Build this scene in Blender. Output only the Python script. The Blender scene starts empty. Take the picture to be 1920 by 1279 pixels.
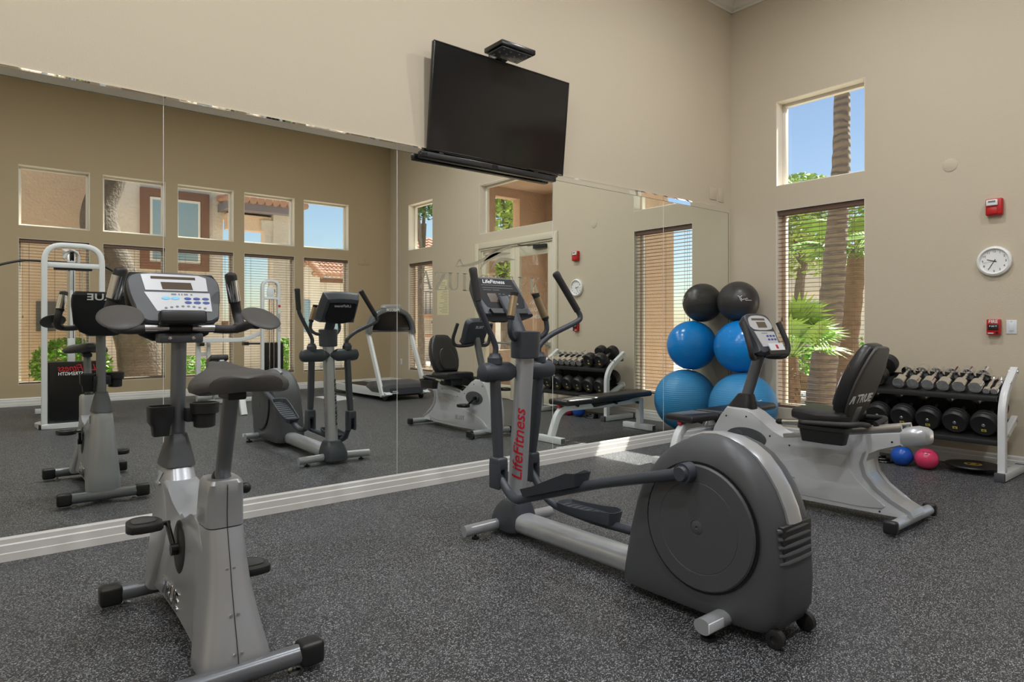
import bpy, bmesh, math, random
from mathutils import Vector, Matrix
random.seed(7)
SC = bpy.context.scene
COL = SC.collection
PI = math.pi
# ---------------------------------------------------------------- camera
cam_d = bpy.data.cameras.new('camera'); cam = bpy.data.objects.new('camera', cam_d); COL.objects.link(cam)
cam_d.sensor_width = 36.0; cam_d.lens = 36.0*1230.4/1920.0; cam_d.shift_y = -28.5/1920.0
cam_d.clip_start = 0.05; cam_d.clip_end = 300
cam.location = (-6.663, -4.230, 1.2)
cam.rotation_euler = (PI/2, 0, 0.8883 - PI/2)
SC.camera = cam
# ---------------------------------------------------------------- world, sun, exposure
W = bpy.data.worlds.new('world'); SC.world = W; W.use_nodes = True
nt = W.node_tree; nt.nodes.clear()
wo = nt.nodes.new('ShaderNodeOutputWorld'); bg = nt.nodes.new('ShaderNodeBackground'); sky = nt.nodes.new('ShaderNodeTexSky')
SUN_DIR = Vector((2.15, -0.66, 3.15)).normalized()          # towards the sun
sky.sky_type = 'NISHITA'; sky.sun_disc = False
sky.sun_elevation = math.asin(SUN_DIR.z); sky.sun_rotation = math.atan2(SUN_DIR.x, SUN_DIR.y)
sky.air_density = 1.0; sky.dust_density = 0.6; sky.ozone_density = 1.6
bg.inputs['Strength'].default_value = 0.145
nt.links.new(sky.outputs[0], bg.inputs[0]); nt.links.new(bg.outputs[0], wo.inputs[0])
sd = bpy.data.lights.new('sun', 'SUN'); sd.energy = 15.0; sd.angle = 0.009; sd.color = (1.0, 0.95, 0.86)
sun = bpy.data.objects.new('sun', sd); COL.objects.link(sun)
sun.rotation_euler = SUN_DIR.to_track_quat('Z', 'Y').to_euler(); sun.location = (6, -3, 12)
SC.view_settings.view_transform = 'Standard'; SC.view_settings.look = 'None'
SC.view_settings.gamma = 1.0; SC.view_settings.use_curve_mapping = False
SC.view_settings.exposure = 0.0
CAN_POWER = 40.0

# ---------------------------------------------------------------- helpers
WL = {}
def fin(bm, sharp=0.6):
    bmesh.ops.recalc_face_normals(bm, faces=bm.faces)
    return bm
def obj(name, bm, mat, parent=None, label=None, smooth=True, sharp=0.6, kind=None):
    me = bpy.data.meshes.new(name)
    if isinstance(bm, bpy.types.Mesh): me = bm
    else:
        bmesh.ops.recalc_face_normals(bm, faces=bm.faces); bm.to_mesh(me); bm.free()
        if smooth:
            for p in me.polygons: p.use_smooth = True
            me.set_sharp_from_angle(angle=sharp)
    o = bpy.data.objects.new(name, me); COL.objects.link(o)
    if mat is not None:
        me.materials.clear(); me.materials.append(mat)
    wl = Vector((0, 0, 0))
    if parent is not None:
        wl = WL[parent]; o.parent = parent
        me.transform(Matrix.Translation(-wl))
    WL[o] = wl
    if label: o['label'] = label
    if kind: o['kind'] = kind
    return o
def origin(o, loc):
    """move a top-level mesh object's origin to loc (mesh was built in world space)"""
    loc = Vector(loc); o.data.transform(Matrix.Translation(-loc)); o.location = loc; WL[o] = loc
    return o
def tag(o, label, cat, group=None):
    o['label'] = label; o['category'] = cat
    if group: o['group'] = group
    return o
def thing(name, label, cat, loc=(0, 0, 0), group=None):
    o = bpy.data.objects.new(name, None); COL.objects.link(o); o.location = loc; o.empty_display_size = 0.1
    WL[o] = Vector(loc); return tag(o, label, cat, group)
def struct(name, bm, mat, **k):
    o = obj(name, bm, mat, **k); o['kind'] = 'structure'; return o
def copy_tree(o, parent=None):
    c = o.copy(); COL.objects.link(c); c.parent = parent; WL[c] = WL.get(o, Vector())
    for ch in o.children: copy_tree(ch, c)
    return c
def V(*a): return Vector(a)
def B(): return bmesh.new()
def box(bm, x0, x1, y0, y1, z0, z1, bev=0.0, seg=2, rot=None, about=None):
    m = Matrix.Translation(((x0+x1)/2, (y0+y1)/2, (z0+z1)/2)) @ Matrix.Diagonal((x1-x0, y1-y0, z1-z0, 1))
    if rot is not None:
        a = Vector(about) if about is not None else Vector(((x0+x1)/2, (y0+y1)/2, (z0+z1)/2))
        m = Matrix.Translation(a) @ rot.to_4x4() @ Matrix.Translation(-a) @ m
    r = bmesh.ops.create_cube(bm, size=1.0, matrix=m)
    if bev > 0:
        es = list({e for v in r['verts'] for e in v.link_edges})
        bmesh.ops.bevel(bm, geom=es, offset=bev, segments=seg, profile=0.5, affect='EDGES', clamp_overlap=True)
    return bm
def RX(a): return Matrix.Rotation(a, 3, 'X')
def RY(a): return Matrix.Rotation(a, 3, 'Y')
def RZ(a): return Matrix.Rotation(a, 3, 'Z')
def catmull(pts, n):
    P = [Vector(p) for p in pts]; out = []
    for i in range(len(P)-1):
        p0 = P[i-1] if i > 0 else P[i]*2-P[i+1]
        p1, p2 = P[i], P[i+1]
        p3 = P[i+2] if i+2 < len(P) else P[i+1]*2-P[i]
        for k in range(n):
            t = k/n
            out.append(0.5*((2*p1)+(p2-p0)*t+(2*p0-5*p1+4*p2-p3)*t*t+(3*p1-p0-3*p2+p3)*t**3))
    out.append(P[-1]); return out
def fillet(pts, r, n=5):
    P = [Vector(p) for p in pts]; out = [P[0]]
    for i in range(1, len(P)-1):
        a, b, c = P[i-1], P[i], P[i+1]
        u = (a-b); v = (c-b); d = min(r, u.length*0.45, v.length*0.45)
        p = b+u.normalized()*d; q = b+v.normalized()*d
        for k in range(n+1):
            t = k/n; out.append(p*(1-t)**2+b*2*t*(1-t)+q*t*t)
    out.append(P[-1]); return out
def tube(bm, pts, r, seg=12, ry=None, ref=(0, 0, 1), caps=True, p=2.0):
    """sweep an ellipse (r wide, ry along ref) along pts; r may be a list"""
    P = [Vector(q) for q in pts]; n = len(P); rings = []
    ref = Vector(ref)
    t0 = (P[1]-P[0]).normalized()
    nrm = ref-t0*ref.dot(t0)
    if nrm.length < 1e-4: nrm = Vector((1, 0, 0))-t0*t0.x
    if nrm.length < 1e-4: nrm = Vector((0, 1, 0))
    nrm.normalize()
    for i in range(n):
        if i == 0: t = P[1]-P[0]
        elif i == n-1: t = P[-1]-P[-2]
        else: t = (P[i+1]-P[i]).normalized()+(P[i]-P[i-1]).normalized()
        t.normalize()
        nrm = nrm-t*nrm.dot(t); nrm.normalize(); bi = t.cross(nrm)
        rr = r[i] if isinstance(r, (list, tuple)) else r
        rn = rr if ry is None else (ry[i] if isinstance(ry, (list, tuple)) else ry)
        ring = []
        for k in range(seg):
            a = 2*PI*k/seg; c, s = math.cos(a), math.sin(a)
            cc = math.copysign(abs(c)**(2/p), c); ss = math.copysign(abs(s)**(2/p), s)
            ring.append(bm.verts.new(P[i]+bi*cc*rr+nrm*ss*rn))
        rings.append(ring)
    for i in range(n-1):
        for k in range(seg):
            bm.faces.new((rings[i][k], rings[i][(k+1) % seg], rings[i+1][(k+1) % seg], rings[i+1][k]))
    if caps:
        bm.faces.new(rings[0][::-1]); bm.faces.new(rings[-1])
    return bm
def loft(bm, secs, caps=True):
    R = [[bm.verts.new(v) for v in s] for s in secs]; n = len(R[0])
    for i in range(len(R)-1):
        for k in range(n):
            bm.faces.new((R[i][k], R[i][(k+1) % n], R[i+1][(k+1) % n], R[i+1][k]))
    if caps: bm.faces.new(R[0][::-1]); bm.faces.new(R[-1])
    return bm
def sup(c, a, b, ax='z', n=24, p=4.0):
    """superellipse ring, half sizes a,b, perpendicular to axis ax"""
    out = []
    for k in range(n):
        t = 2*PI*k/n; co, si = math.cos(t), math.sin(t)
        u = a*math.copysign(abs(co)**(2/p), co); v = b*math.copysign(abs(si)**(2/p), si)
        if ax == 'z': out.append(Vector((c[0]+u, c[1]+v, c[2])))
        elif ax == 'x': out.append(Vector((c[0], c[1]+u, c[2]+v)))
        else: out.append(Vector((c[0]+u, c[1], c[2]+v)))
    return out
def lathe(bm, prof, M=None, seg=24, caps=True):
    """prof: list of (radius, height) around local z; M maps to world"""
    M = M or Matrix.Identity(4); rings = []
    for r, h in prof:
        rings.append([bm.verts.new(M @ Vector((max(r, 1e-4)*math.cos(2*PI*k/seg), max(r, 1e-4)*math.sin(2*PI*k/seg), h))) for k in range(seg)])
    for i in range(len(rings)-1):
        for k in range(seg):
            bm.faces.new((rings[i][k], rings[i][(k+1) % seg], rings[i+1][(k+1) % seg], rings[i+1][k]))
    if caps: bm.faces.new(rings[0][::-1]); bm.faces.new(rings[-1])
    return bm
def TM(loc, rot=None): 
    return Matrix.Translation(loc) @ (rot.to_4x4() if rot is not None else Matrix.Identity(4))
def cyl(bm, a, b, r, seg=16, r2=None):
    return tube(bm, [a, b], [r, r if r2 is None else r2], seg=seg)
def prism(bm, out, plane, a0, a1, bev=0.0, seg=2):
    """outline in plane ('yz','xz','xy') extruded along the third axis a0..a1"""
    def P(u, v, w):
        return {'yz': (w, u, v), 'xz': (u, w, v), 'xy': (u, v, w)}[plane]
    A = [bm.verts.new(P(u, v, a0)) for u, v in out]; C = [bm.verts.new(P(u, v, a1)) for u, v in out]
    f1 = bm.faces.new(A); f2 = bm.faces.new(C[::-1]); n = len(out); es = list(f1.edges)+list(f2.edges)
    for k in range(n): bm.faces.new((A[k], C[k], C[(k+1) % n], A[(k+1) % n]))
    if bev > 0: bmesh.ops.bevel(bm, geom=es, offset=bev, segments=seg, profile=0.5, affect='EDGES', clamp_overlap=True)
    return bm
def ball(bm, c, rx, ry=None, rz=None, u=32, v=20):
    ry = ry or rx; rz = rz or rx
    bmesh.ops.create_uvsphere(bm, u_segments=u, v_segments=v, radius=1.0, matrix=Matrix.Translation(c) @ Matrix.Diagonal((rx, ry, rz, 1)))
    return bm
def smooth2d(pts, n=4):
    P = [(p[0], p[1], 0) for p in pts]; N = len(P); out = []
    for i in range(N):
        p0, p1, p2, p3 = (Vector(P[(i+d) % N]) for d in (-1, 0, 1, 2))
        for k in range(n):
            t = k/n
            q = 0.5*((2*p1)+(p2-p0)*t+(2*p0-5*p1+4*p2-p3)*t*t+(3*p1-p0-3*p2+p3)*t**3)
            out.append((q.x, q.y))
    return out
def txt(s, size, X, right, up, depth=0.0015, shear=0.0, align='CENTER', bold=0.0, xs=1.0):
    """flat lettering: origin X, text runs along `right`, up along `up` -> mesh in world space"""
    cu = bpy.data.curves.new('t', 'FONT'); cu.body = s; cu.size = size; cu.extrude = depth; cu.shear = shear
    cu.align_x = align; cu.align_y = 'CENTER'; cu.offset = bold; cu.resolution_u = 3; cu.space_character = 1.0
    to = bpy.data.objects.new('t', cu); COL.objects.link(to)
    bpy.context.view_layer.update()
    dg = bpy.context.evaluated_depsgraph_get()
    me = bpy.data.meshes.new_from_object(to.evaluated_get(dg))
    bpy.data.objects.remove(to); bpy.data.curves.remove(cu)
    r = Vector(right).normalized(); u = Vector(up).normalized(); n = r.cross(u)
    M = Matrix(((r.x*xs, u.x, n.x, X[0]), (r.y*xs, u.y, n.y, X[1]), (r.z*xs, u.z, n.z, X[2]), (0, 0, 0, 1)))
    me.transform(M); return me

def refine(me):
    bm = bmesh.new(); bm.from_mesh(me); bmesh.ops.triangulate(bm, faces=bm.faces)
    for _ in range(3):
        es = [e for e in bm.edges if e.calc_length() > 0.012]
        if not es: break
        bmesh.ops.subdivide_edges(bm, edges=es, cuts=1); bmesh.ops.triangulate(bm, faces=bm.faces)
    bm.to_mesh(me); bm.free(); return me
# ---------------------------------------------------------------- materials
def hexlin(r, g, b):
    f = lambda c: (c/12.92 if c <= 0.04045 else ((c+0.055)/1.055)**2.4)
    return (f(r/255), f(g/255), f(b/255), 1)
def mat(name, rgb, rough=0.5, metal=0.0, spec=0.5, bump=None, var=None, coat=0.0, sheen=0.0):
    """bump=(scale,strength,dist)  var=(scale,amount): slight noise variation of the colour"""
    m = bpy.data.materials.new(name); m.use_nodes = True; nt = m.node_tree; b = nt.nodes['Principled BSDF']
    col = rgb if len(rgb) == 4 else (*rgb, 1)
    b.inputs['Base Color'].default_value = col; b.inputs['Roughness'].default_value = rough
    b.inputs['Metallic'].default_value = metal; b.inputs['Specular IOR Level'].default_value = spec
    b.inputs['Coat Weight'].default_value = coat
    tc = nt.nodes.new('ShaderNodeTexCoord')
    if var:
        n = nt.nodes.new('ShaderNodeTexNoise'); n.inputs['Scale'].default_value = var[0]; n.inputs['Detail'].default_value = 4
        nt.links.new(tc.outputs['Object'], n.inputs['Vector'])
        mx = nt.nodes.new('ShaderNodeMixRGB'); mx.blend_type = 'MIX'
        k = 1-var[1]
        mx.inputs['Color1'].default_value = (col[0]*k, col[1]*k, col[2]*k, 1)
        mx.inputs['Color2'].default_value = (min(1, col[0]*(1+var[1])), min(1, col[1]*(1+var[1])), min(1, col[2]*(1+var[1])), 1)
        nt.links.new(n.outputs['Fac'], mx.inputs['Fac']); nt.links.new(mx.outputs[0], b.inputs['Base Color'])
    if bump:
        n2 = nt.nodes.new('ShaderNodeTexNoise'); n2.inputs['Scale'].default_value = bump[0]; n2.inputs['Detail'].default_value = 3
        nt.links.new(tc.outputs['Object'], n2.inputs['Vector'])
        bp = nt.nodes.new('ShaderNodeBump'); bp.inputs['Strength'].default_value = bump[1]; bp.inputs['Distance'].default_value = bump[2]
        nt.links.new(n2.outputs['Fac'], bp.inputs['Height']); nt.links.new(bp.outputs[0], b.inputs['Normal'])
    return m
def emis(name, rgb, st):
    m = bpy.data.materials.new(name); m.use_nodes = True; nt = m.node_tree; nt.nodes.clear()
    o = nt.nodes.new('ShaderNodeOutputMaterial'); e = nt.nodes.new('ShaderNodeEmission')
    e.inputs[0].default_value = (*rgb, 1); e.inputs[1].default_value = st; nt.links.new(e.outputs[0], o.inputs[0]); return m
M = {}
M['wall'] = mat('painted_wall', hexlin(203, 191, 170), 0.75, spec=0.25, bump=(90, 0.25, 0.004), var=(1.2, 0.02))
M['wall_backlit'] = mat('backlit_painted_wall', hexlin(184, 166, 136), 0.75, spec=0.25, bump=(90, 0.25, 0.004), var=(1.2, 0.02))  # wall paint darkened for the back wall; its backlit shade is in the colour
M['ceil'] = mat('ceiling_paint', hexlin(225, 222, 214), 0.8, bump=(60, 0.2, 0.003))
M['trim'] = mat('white_trim_paint', hexlin(228, 226, 222), 0.4)
M['cream'] = mat('cream_door_paint', hexlin(214, 206, 184), 0.4)
M['winframe'] = mat('window_frame_vinyl', hexlin(226, 220, 208), 0.4)
M['steel'] = mat('brushed_steel', (0.62, 0.62, 0.62), 0.3, 1.0)
M['chrome'] = mat('chrome', (0.82, 0.82, 0.82), 0.08, 1.0)
M['silver'] = mat('silver_plastic', hexlin(172, 174, 178), 0.3, 0.4, var=(3, 0.03), coat=0.2)
M['silver_light'] = mat('light_silver_plastic', hexlin(198, 200, 204), 0.34, 0.15, var=(3, 0.03))
M['silver_metal'] = mat('silver_painted_metal', hexlin(188, 191, 196), 0.3, 0.5)
M['grey_metal'] = mat('grey_painted_metal', hexlin(122, 125, 130), 0.3, 0.5)
M['slate'] = mat('slate_grey_plastic', hexlin(62, 66, 74), 0.42, var=(6, 0.05))
M['charcoal'] = mat('charcoal_plastic', hexlin(76, 78, 82), 0.45, var=(5, 0.05), bump=(300, 0.05, 0.001))
M['black'] = mat('black_plastic', hexlin(32, 32, 33), 0.4)
M['satin_black'] = mat('satin_black', hexlin(22, 22, 23), 0.25)
M['foam'] = mat('black_foam_grip', hexlin(52, 51, 52), 0.65, bump=(400, 0.1, 0.001))
M['vinyl'] = mat('black_vinyl', hexlin(38, 38, 40), 0.35, bump=(180, 0.08, 0.001))
M['pad'] = mat('dark_grey_pad', hexlin(66, 64, 63), 0.5, bump=(250, 0.08, 0.001))
M['rubber'] = mat('black_rubber', hexlin(34, 34, 35), 0.45, bump=(200, 0.06, 0.001))
M['white_metal'] = mat('white_painted_metal', hexlin(220, 223, 225), 0.3, var=(6, 0.03))
M['brass'] = mat('beige_metal_sensor', hexlin(176, 156, 126), 0.3, 0.7)
M['face_black'] = mat('matte_black_face', hexlin(30, 31, 34), 0.55, spec=0.25)
M['lcd'] = mat('brown_display_window', hexlin(92, 80, 70), 0.15)
M['blue_btn'] = mat('blue_button', hexlin(52, 76, 150), 0.4)
M['cyan_btn'] = mat('light_blue_button', hexlin(128, 205, 240), 0.4)
M['white_print'] = mat('white_print', hexlin(235, 235, 235), 0.5)
M['grey_print'] = mat('grey_print', hexlin(120, 122, 126), 0.5)
M['red_print'] = mat('red_print', hexlin(196, 30, 44), 0.45)
M['yellow_print'] = mat('yellow_print', hexlin(214, 190, 90), 0.5)
M['black_print'] = mat('black_print', hexlin(40, 40, 44), 0.5)
M['blind'] = mat('brown_wood_slat', hexlin(104, 80, 66), 0.5, var=(9, 0.1))
M['cord'] = mat('tan_cord', hexlin(120, 100, 80), 0.8)
M['tv'] = mat('tv_screen', (0.012, 0.012, 0.013), 0.1, spec=0.5)
M['red_plastic'] = mat('red_plastic', hexlin(190, 28, 30), 0.35)
M['paper'] = mat('cream_paper', hexlin(232, 222, 184), 0.8)
M['stucco'] = mat('tan_stucco', hexlin(236, 212, 188), 0.9, spec=0.1, bump=(22, 0.9, 0.02), var=(6, 0.08))
M['stucco_porch'] = mat('brown_stucco', hexlin(190, 164, 144), 0.9, spec=0.1, bump=(22, 0.9, 0.02), var=(6, 0.08))
M['stucco_grey'] = mat('pale_stucco', hexlin(216, 210, 202), 0.9, spec=0.1, bump=(14, 0.9, 0.03), var=(5, 0.08))
M['stucco_white'] = mat('white_stucco', hexlin(232, 228, 220), 0.9, spec=0.1, bump=(14, 0.5, 0.02))
M['roof_tile'] = mat('clay_roof_tile', hexlin(190, 150, 128), 0.8, var=(4, 0.2))
M['fascia'] = mat('brown_fascia', hexlin(126, 92, 76), 0.7)
M['blockwall'] = mat('brown_block', hexlin(168, 128, 100), 0.9, var=(8, 0.15), bump=(30, 0.6, 0.01))
M['dirt'] = mat('desert_gravel', hexlin(214, 196, 172), 0.95, var=(7, 0.2), bump=(30, 0.8, 0.02))
M['paving'] = mat('pale_paving', hexlin(206, 198, 186), 0.85, var=(2, 0.06))
M['bark'] = mat('bark', hexlin(112, 102, 94), 0.9, var=(9, 0.45), bump=(18, 1.0, 0.03))
M['palm_bark'] = mat('palm_bark', hexlin(112, 102, 94), 0.9, var=(8, 0.25), bump=(30, 1.0, 0.02))
M['husk'] = mat('palm_husk', hexlin(108, 88, 70), 0.9, var=(12, 0.4))
M['leaf'] = mat('leaf_green', hexlin(150, 176, 84), 0.55, var=(5, 0.35))
M['leaf_dark'] = mat('leaf_dark_green', hexlin(86, 122, 66), 0.55, var=(5, 0.35))
M['frond'] = mat('palm_frond', hexlin(140, 178, 84), 0.5, var=(4, 0.3))
M['hedge'] = mat('hedge_green', hexlin(112, 170, 44), 0.55, var=(8, 0.4))
M['ballblue'] = mat('blue_ball_vinyl', hexlin(14, 134, 218), 0.22, var=(2, 0.05))
M['ballteal'] = mat('worn_blue_ball_vinyl', hexlin(58, 142, 196), 0.4, var=(2, 0.06))
M['ballgrey'] = mat('grey_ball_vinyl', hexlin(58, 56, 56), 0.35, var=(2, 0.05))
M['ballpink'] = mat('pink_ball_vinyl', hexlin(214, 62, 104), 0.28)
M['ballnavy'] = mat('small_blue_ball_vinyl', hexlin(28, 84, 180), 0.3)
M['clockface'] = mat('clock_face', hexlin(240, 240, 238), 0.4)
M['switch'] = mat('white_switch', hexlin(226, 230, 236), 0.35)
M['house_glass'] = mat('tinted_house_glass', hexlin(138, 170, 190), 0.25, spec=0.8)
M['eave'] = mat('grey_eave_paint', hexlin(132, 128, 138), 0.7)
def rings_bump(m, scale, strength):
    nt = m.node_tree; b = nt.nodes['Principled BSDF']
    tc = nt.nodes.new('ShaderNodeTexCoord'); w = nt.nodes.new('ShaderNodeTexWave'); w.bands_direction = 'Z'
    w.inputs['Scale'].default_value = scale; w.inputs['Distortion'].default_value = 0.4
    bp = nt.nodes.new('ShaderNodeBump'); bp.inputs['Strength'].default_value = strength; bp.inputs['Distance'].default_value = 0.003
    nt.links.new(tc.outputs['Object'], w.inputs['Vector']); nt.links.new(w.outputs['Fac'], bp.inputs['Height'])
    nt.links.new(bp.outputs[0], b.inputs['Normal'])
rings_bump(M['ballteal'], 14, 0.35); rings_bump(M['ballblue'], 14, 0.08); rings_bump(M['ballgrey'], 14, 0.12)
def bark_stripes(m, scale):
    nt = m.node_tree; b = nt.nodes['Principled BSDF']
    tc = nt.nodes.new('ShaderNodeTexCoord'); w = nt.nodes.new('ShaderNodeTexWave'); w.bands_direction = 'Z'
    w.inputs['Scale'].default_value = scale; w.inputs['Distortion'].default_value = 5; w.inputs['Detail'].default_value = 3
    bp = nt.nodes.new('ShaderNodeBump'); bp.inputs['Strength'].default_value = 0.8; bp.inputs['Distance'].default_value = 0.03
    nt.links.new(tc.outputs['Object'], w.inputs['Vector']); nt.links.new(w.outputs['Fac'], bp.inputs['Height'])
    nt.links.new(bp.outputs[0], b.inputs['Normal'])
bark_stripes(M['palm_bark'], 3.0)
# floor: black rubber with grey and white flecks
m = bpy.data.materials.new('flecked_rubber'); m.use_nodes = True; nt = m.node_tree; b = nt.nodes['Principled BSDF']
tc = nt.nodes.new('ShaderNodeTexCoord'); vo = nt.nodes.new('ShaderNodeTexVoronoi'); vo.inputs['Scale'].default_value = 270; vo.inputs['Randomness'].default_value = 1
mp = nt.nodes.new('ShaderNodeMapping'); mp.inputs['Scale'].default_value = (1.0, 1.35, 1.0)
nt.links.new(tc.outputs['Object'], mp.inputs['Vector']); nt.links.new(mp.outputs[0], vo.inputs['Vector'])
sp = nt.nodes.new('ShaderNodeSeparateColor'); nt.links.new(vo.outputs['Color'], sp.inputs[0])
cr = nt.nodes.new('ShaderNodeValToRGB'); cr.color_ramp.interpolation = 'CONSTANT'
el = cr.color_ramp.elements; el[0].position = 0; el[0].color = (0.015, 0.0155, 0.0168, 1); el[1].position = 0.58; el[1].color = (0.036, 0.037, 0.040, 1)
e = el.new(0.75); e.color = (0.12, 0.124, 0.132, 1); e = el.new(0.875); e.color = (0.38, 0.39, 0.41, 1)
nt.links.new(sp.outputs[0], cr.inputs[0]); nt.links.new(cr.outputs[0], b.inputs['Base Color'])
b.inputs['Roughness'].default_value = 0.5
nz = nt.nodes.new('ShaderNodeTexNoise'); nz.inputs['Scale'].default_value = 160; bp = nt.nodes.new('ShaderNodeBump'); bp.inputs['Strength'].default_value = 0.25; bp.inputs['Distance'].default_value = 0.003
nt.links.new(tc.outputs['Object'], nz.inputs['Vector']); nt.links.new(nz.outputs['Fac'], bp.inputs['Height']); nt.links.new(bp.outputs[0], b.inputs['Normal'])
M['floor'] = m
def glassmat(name, tint=(1, 1, 1), refl=0.06):
    m = bpy.data.materials.new(name); m.use_nodes = True; nt = m.node_tree; nt.nodes.clear()
    o = nt.nodes.new('ShaderNodeOutputMaterial'); t = nt.nodes.new('ShaderNodeBsdfTransparent'); g = nt.nodes.new('ShaderNodeBsdfGlossy')
    t.inputs[0].default_value = (*tint, 1); g.inputs['Roughness'].default_value = 0.01
    x = nt.nodes.new('ShaderNodeMixShader'); x.inputs[0].default_value = refl
    nt.links.new(t.outputs[0], x.inputs[1]); nt.links.new(g.outputs[0], x.inputs[2]); nt.links.new(x.outputs[0], o.inputs[0]); return m
M['glass'] = glassmat('window_glass', (0.96, 0.98, 0.98), 0.04)
def mirrormat(name, col, rough):
    m = bpy.data.materials.new(name); m.use_nodes = True; nt = m.node_tree; nt.nodes.clear()
    o = nt.nodes.new('ShaderNodeOutputMaterial'); g = nt.nodes.new('ShaderNodeBsdfGlossy'); g.inputs[0].default_value = (*col, 1); g.inputs['Roughness'].default_value = rough
    nt.links.new(g.outputs[0], o.inputs[0]); return m
M['mirror'] = mirrormat('mirror_silver', (0.92, 0.945, 0.91), 0.0)
M['mirror_bevel'] = mirrormat('mirror_bevel', (0.92, 0.93, 0.92), 0.02)
M['etched'] = mirrormat('etched_mirror', (0.70, 0.74, 0.71), 0.3)
M['glass_edge'] = mat('green_glass_edge', hexlin(60, 74, 68), 0.2)
# ================================================================ ROOM
XL, YO, ZC = -9.6, -8.0, 4.9
def wall_cells(bm, us, zs, holes, put):
    us = sorted(set(us)); zs = sorted(set(zs))
    for i in range(len(us)-1):
        j = 0
        while j < len(zs)-1:
            def open_(jj):
                cu, cz = (us[i]+us[i+1])/2, (zs[jj]+zs[jj+1])/2
                return any(h[0] < cu < h[1] and h[2] < cz < h[3] for h in holes)
            if open_(j): j += 1; continue
            k = j
            while k+1 < len(zs)-1 and not open_(k+1): k += 1
            put(bm, us[i], us[i+1], zs[j], zs[k+1]); j = k+1
UZ0, UZ1 = 2.70, 3.61
LZ0, LZ1R, LZ1O = 0.32, 2.44, 2.51
PW = (-1.453, -0.54)       # palm window (right wall, y range)
NW = (-7.262, -6.364)      # narrow-looking window by the far corner
DR = (-4.87, -3.00); DZ = 2.51
TRZ = (2.766, 3.615)
OPX = [(-6.204, -5.302), (-5.129, -4.227), (-4.043, -3.132), (-2.952, -2.028), (-1.855, -0.934)]
holesR = [(*PW, UZ0, UZ1), (*PW, LZ0, LZ1R), (*NW, UZ0, UZ1), (*NW, LZ0, LZ1R), (*DR, -0.01, DZ), (*DR, *TRZ)]
bm = B(); us = [YO-0.2, 0.2]; zs = [0, ZC]
for h in holesR: us += h[:2]; zs += [max(0, h[2]), h[3]]
wall_cells(bm, us, zs, holesR, lambda b_, u0, u1, z0, z1: box(b_, 0, 0.2, u0, u1, z0, z1))
struct('wall_right', bm, M['wall'])
holesO = [(a, b_, UZ0, UZ1) for a, b_ in OPX]+[(a, b_, LZ0, LZ1O) for a, b_ in OPX]
bm = B(); us = [XL, 0.0]; zs = [0, ZC]
for h in holesO: us += h[:2]; zs += h[2:]
wall_cells(bm, us, zs, holesO, lambda b_, u0, u1, z0, z1: box(b_, u0, u1, YO-0.2, YO, z0, z1))
struct('wall_back', bm, M['wall_backlit'])
bm = B(); box(bm, XL-0.2, 0.0, 0, 0.2, 0, ZC); struct('wall_mirror', bm, M['wall'])
bm = B(); box(bm, XL-0.2, XL, YO-0.2, 0, 0, ZC); struct('wall_left', bm, M['wall'])
bm = B(); box(bm, XL-0.2, 0.2, YO-0.2, 0.2, -0.12, 0); struct('floor', bm, M['floor'])
bm = B(); box(bm, XL-0.2, 0.2, YO-0.2, 0.2, ZC, ZC+0.15); struct('ceiling', bm, M['ceil'])
# crown moulding
CP = [(0, 0), (0.018, 0), (0.022, 0.02), (0.05, 0.035), (0.085, 0.085), (0.1, 0.12), (0.125, 0.128), (0.125, 0.15), (0, 0.15)]
bm = B(); prism(bm, [(-a, ZC-0.15+b_) for a, b_ in CP], 'yz', XL, 0.0); struct('trim_1', bm, M['ceil'], sharp=0.4)
bm = B(); prism(bm, [(-a, ZC-0.15+b_) for a, b_ in CP], 'xz', -5.0, 0.0); struct('trim_2', bm, M['ceil'], sharp=0.4)
# baseboards: stepped profile
def bb(t): return [(0, 0), (0.022, 0), (0.022, 0.040), (0.019, 0.044), (0.019, 0.082), (0.013, 0.088), (0.013, 0.112), (0.006, 0.124), (0, 0.124)]
bm = B(); prism(bm, [(-a, z) for a, z in bb(0)], 'yz', XL, 0.0); struct('baseboard_mirror', bm, M['trim'], sharp=0.3)
bm = B(); prism(bm, [(YO+a, z) for a, z in bb(0)], 'yz', XL, 0.0); struct('baseboard_back', bm, M['trim'], sharp=0.3)
bm = B()
for y0, y1 in ((-2.898, -0.022), (YO+0.022, -4.972)): prism(bm, [(-a, z) for a, z in bb(0)], 'xz', y0, y1)
struct('baseboard_right', bm, M['trim'], sharp=0.3)
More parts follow.
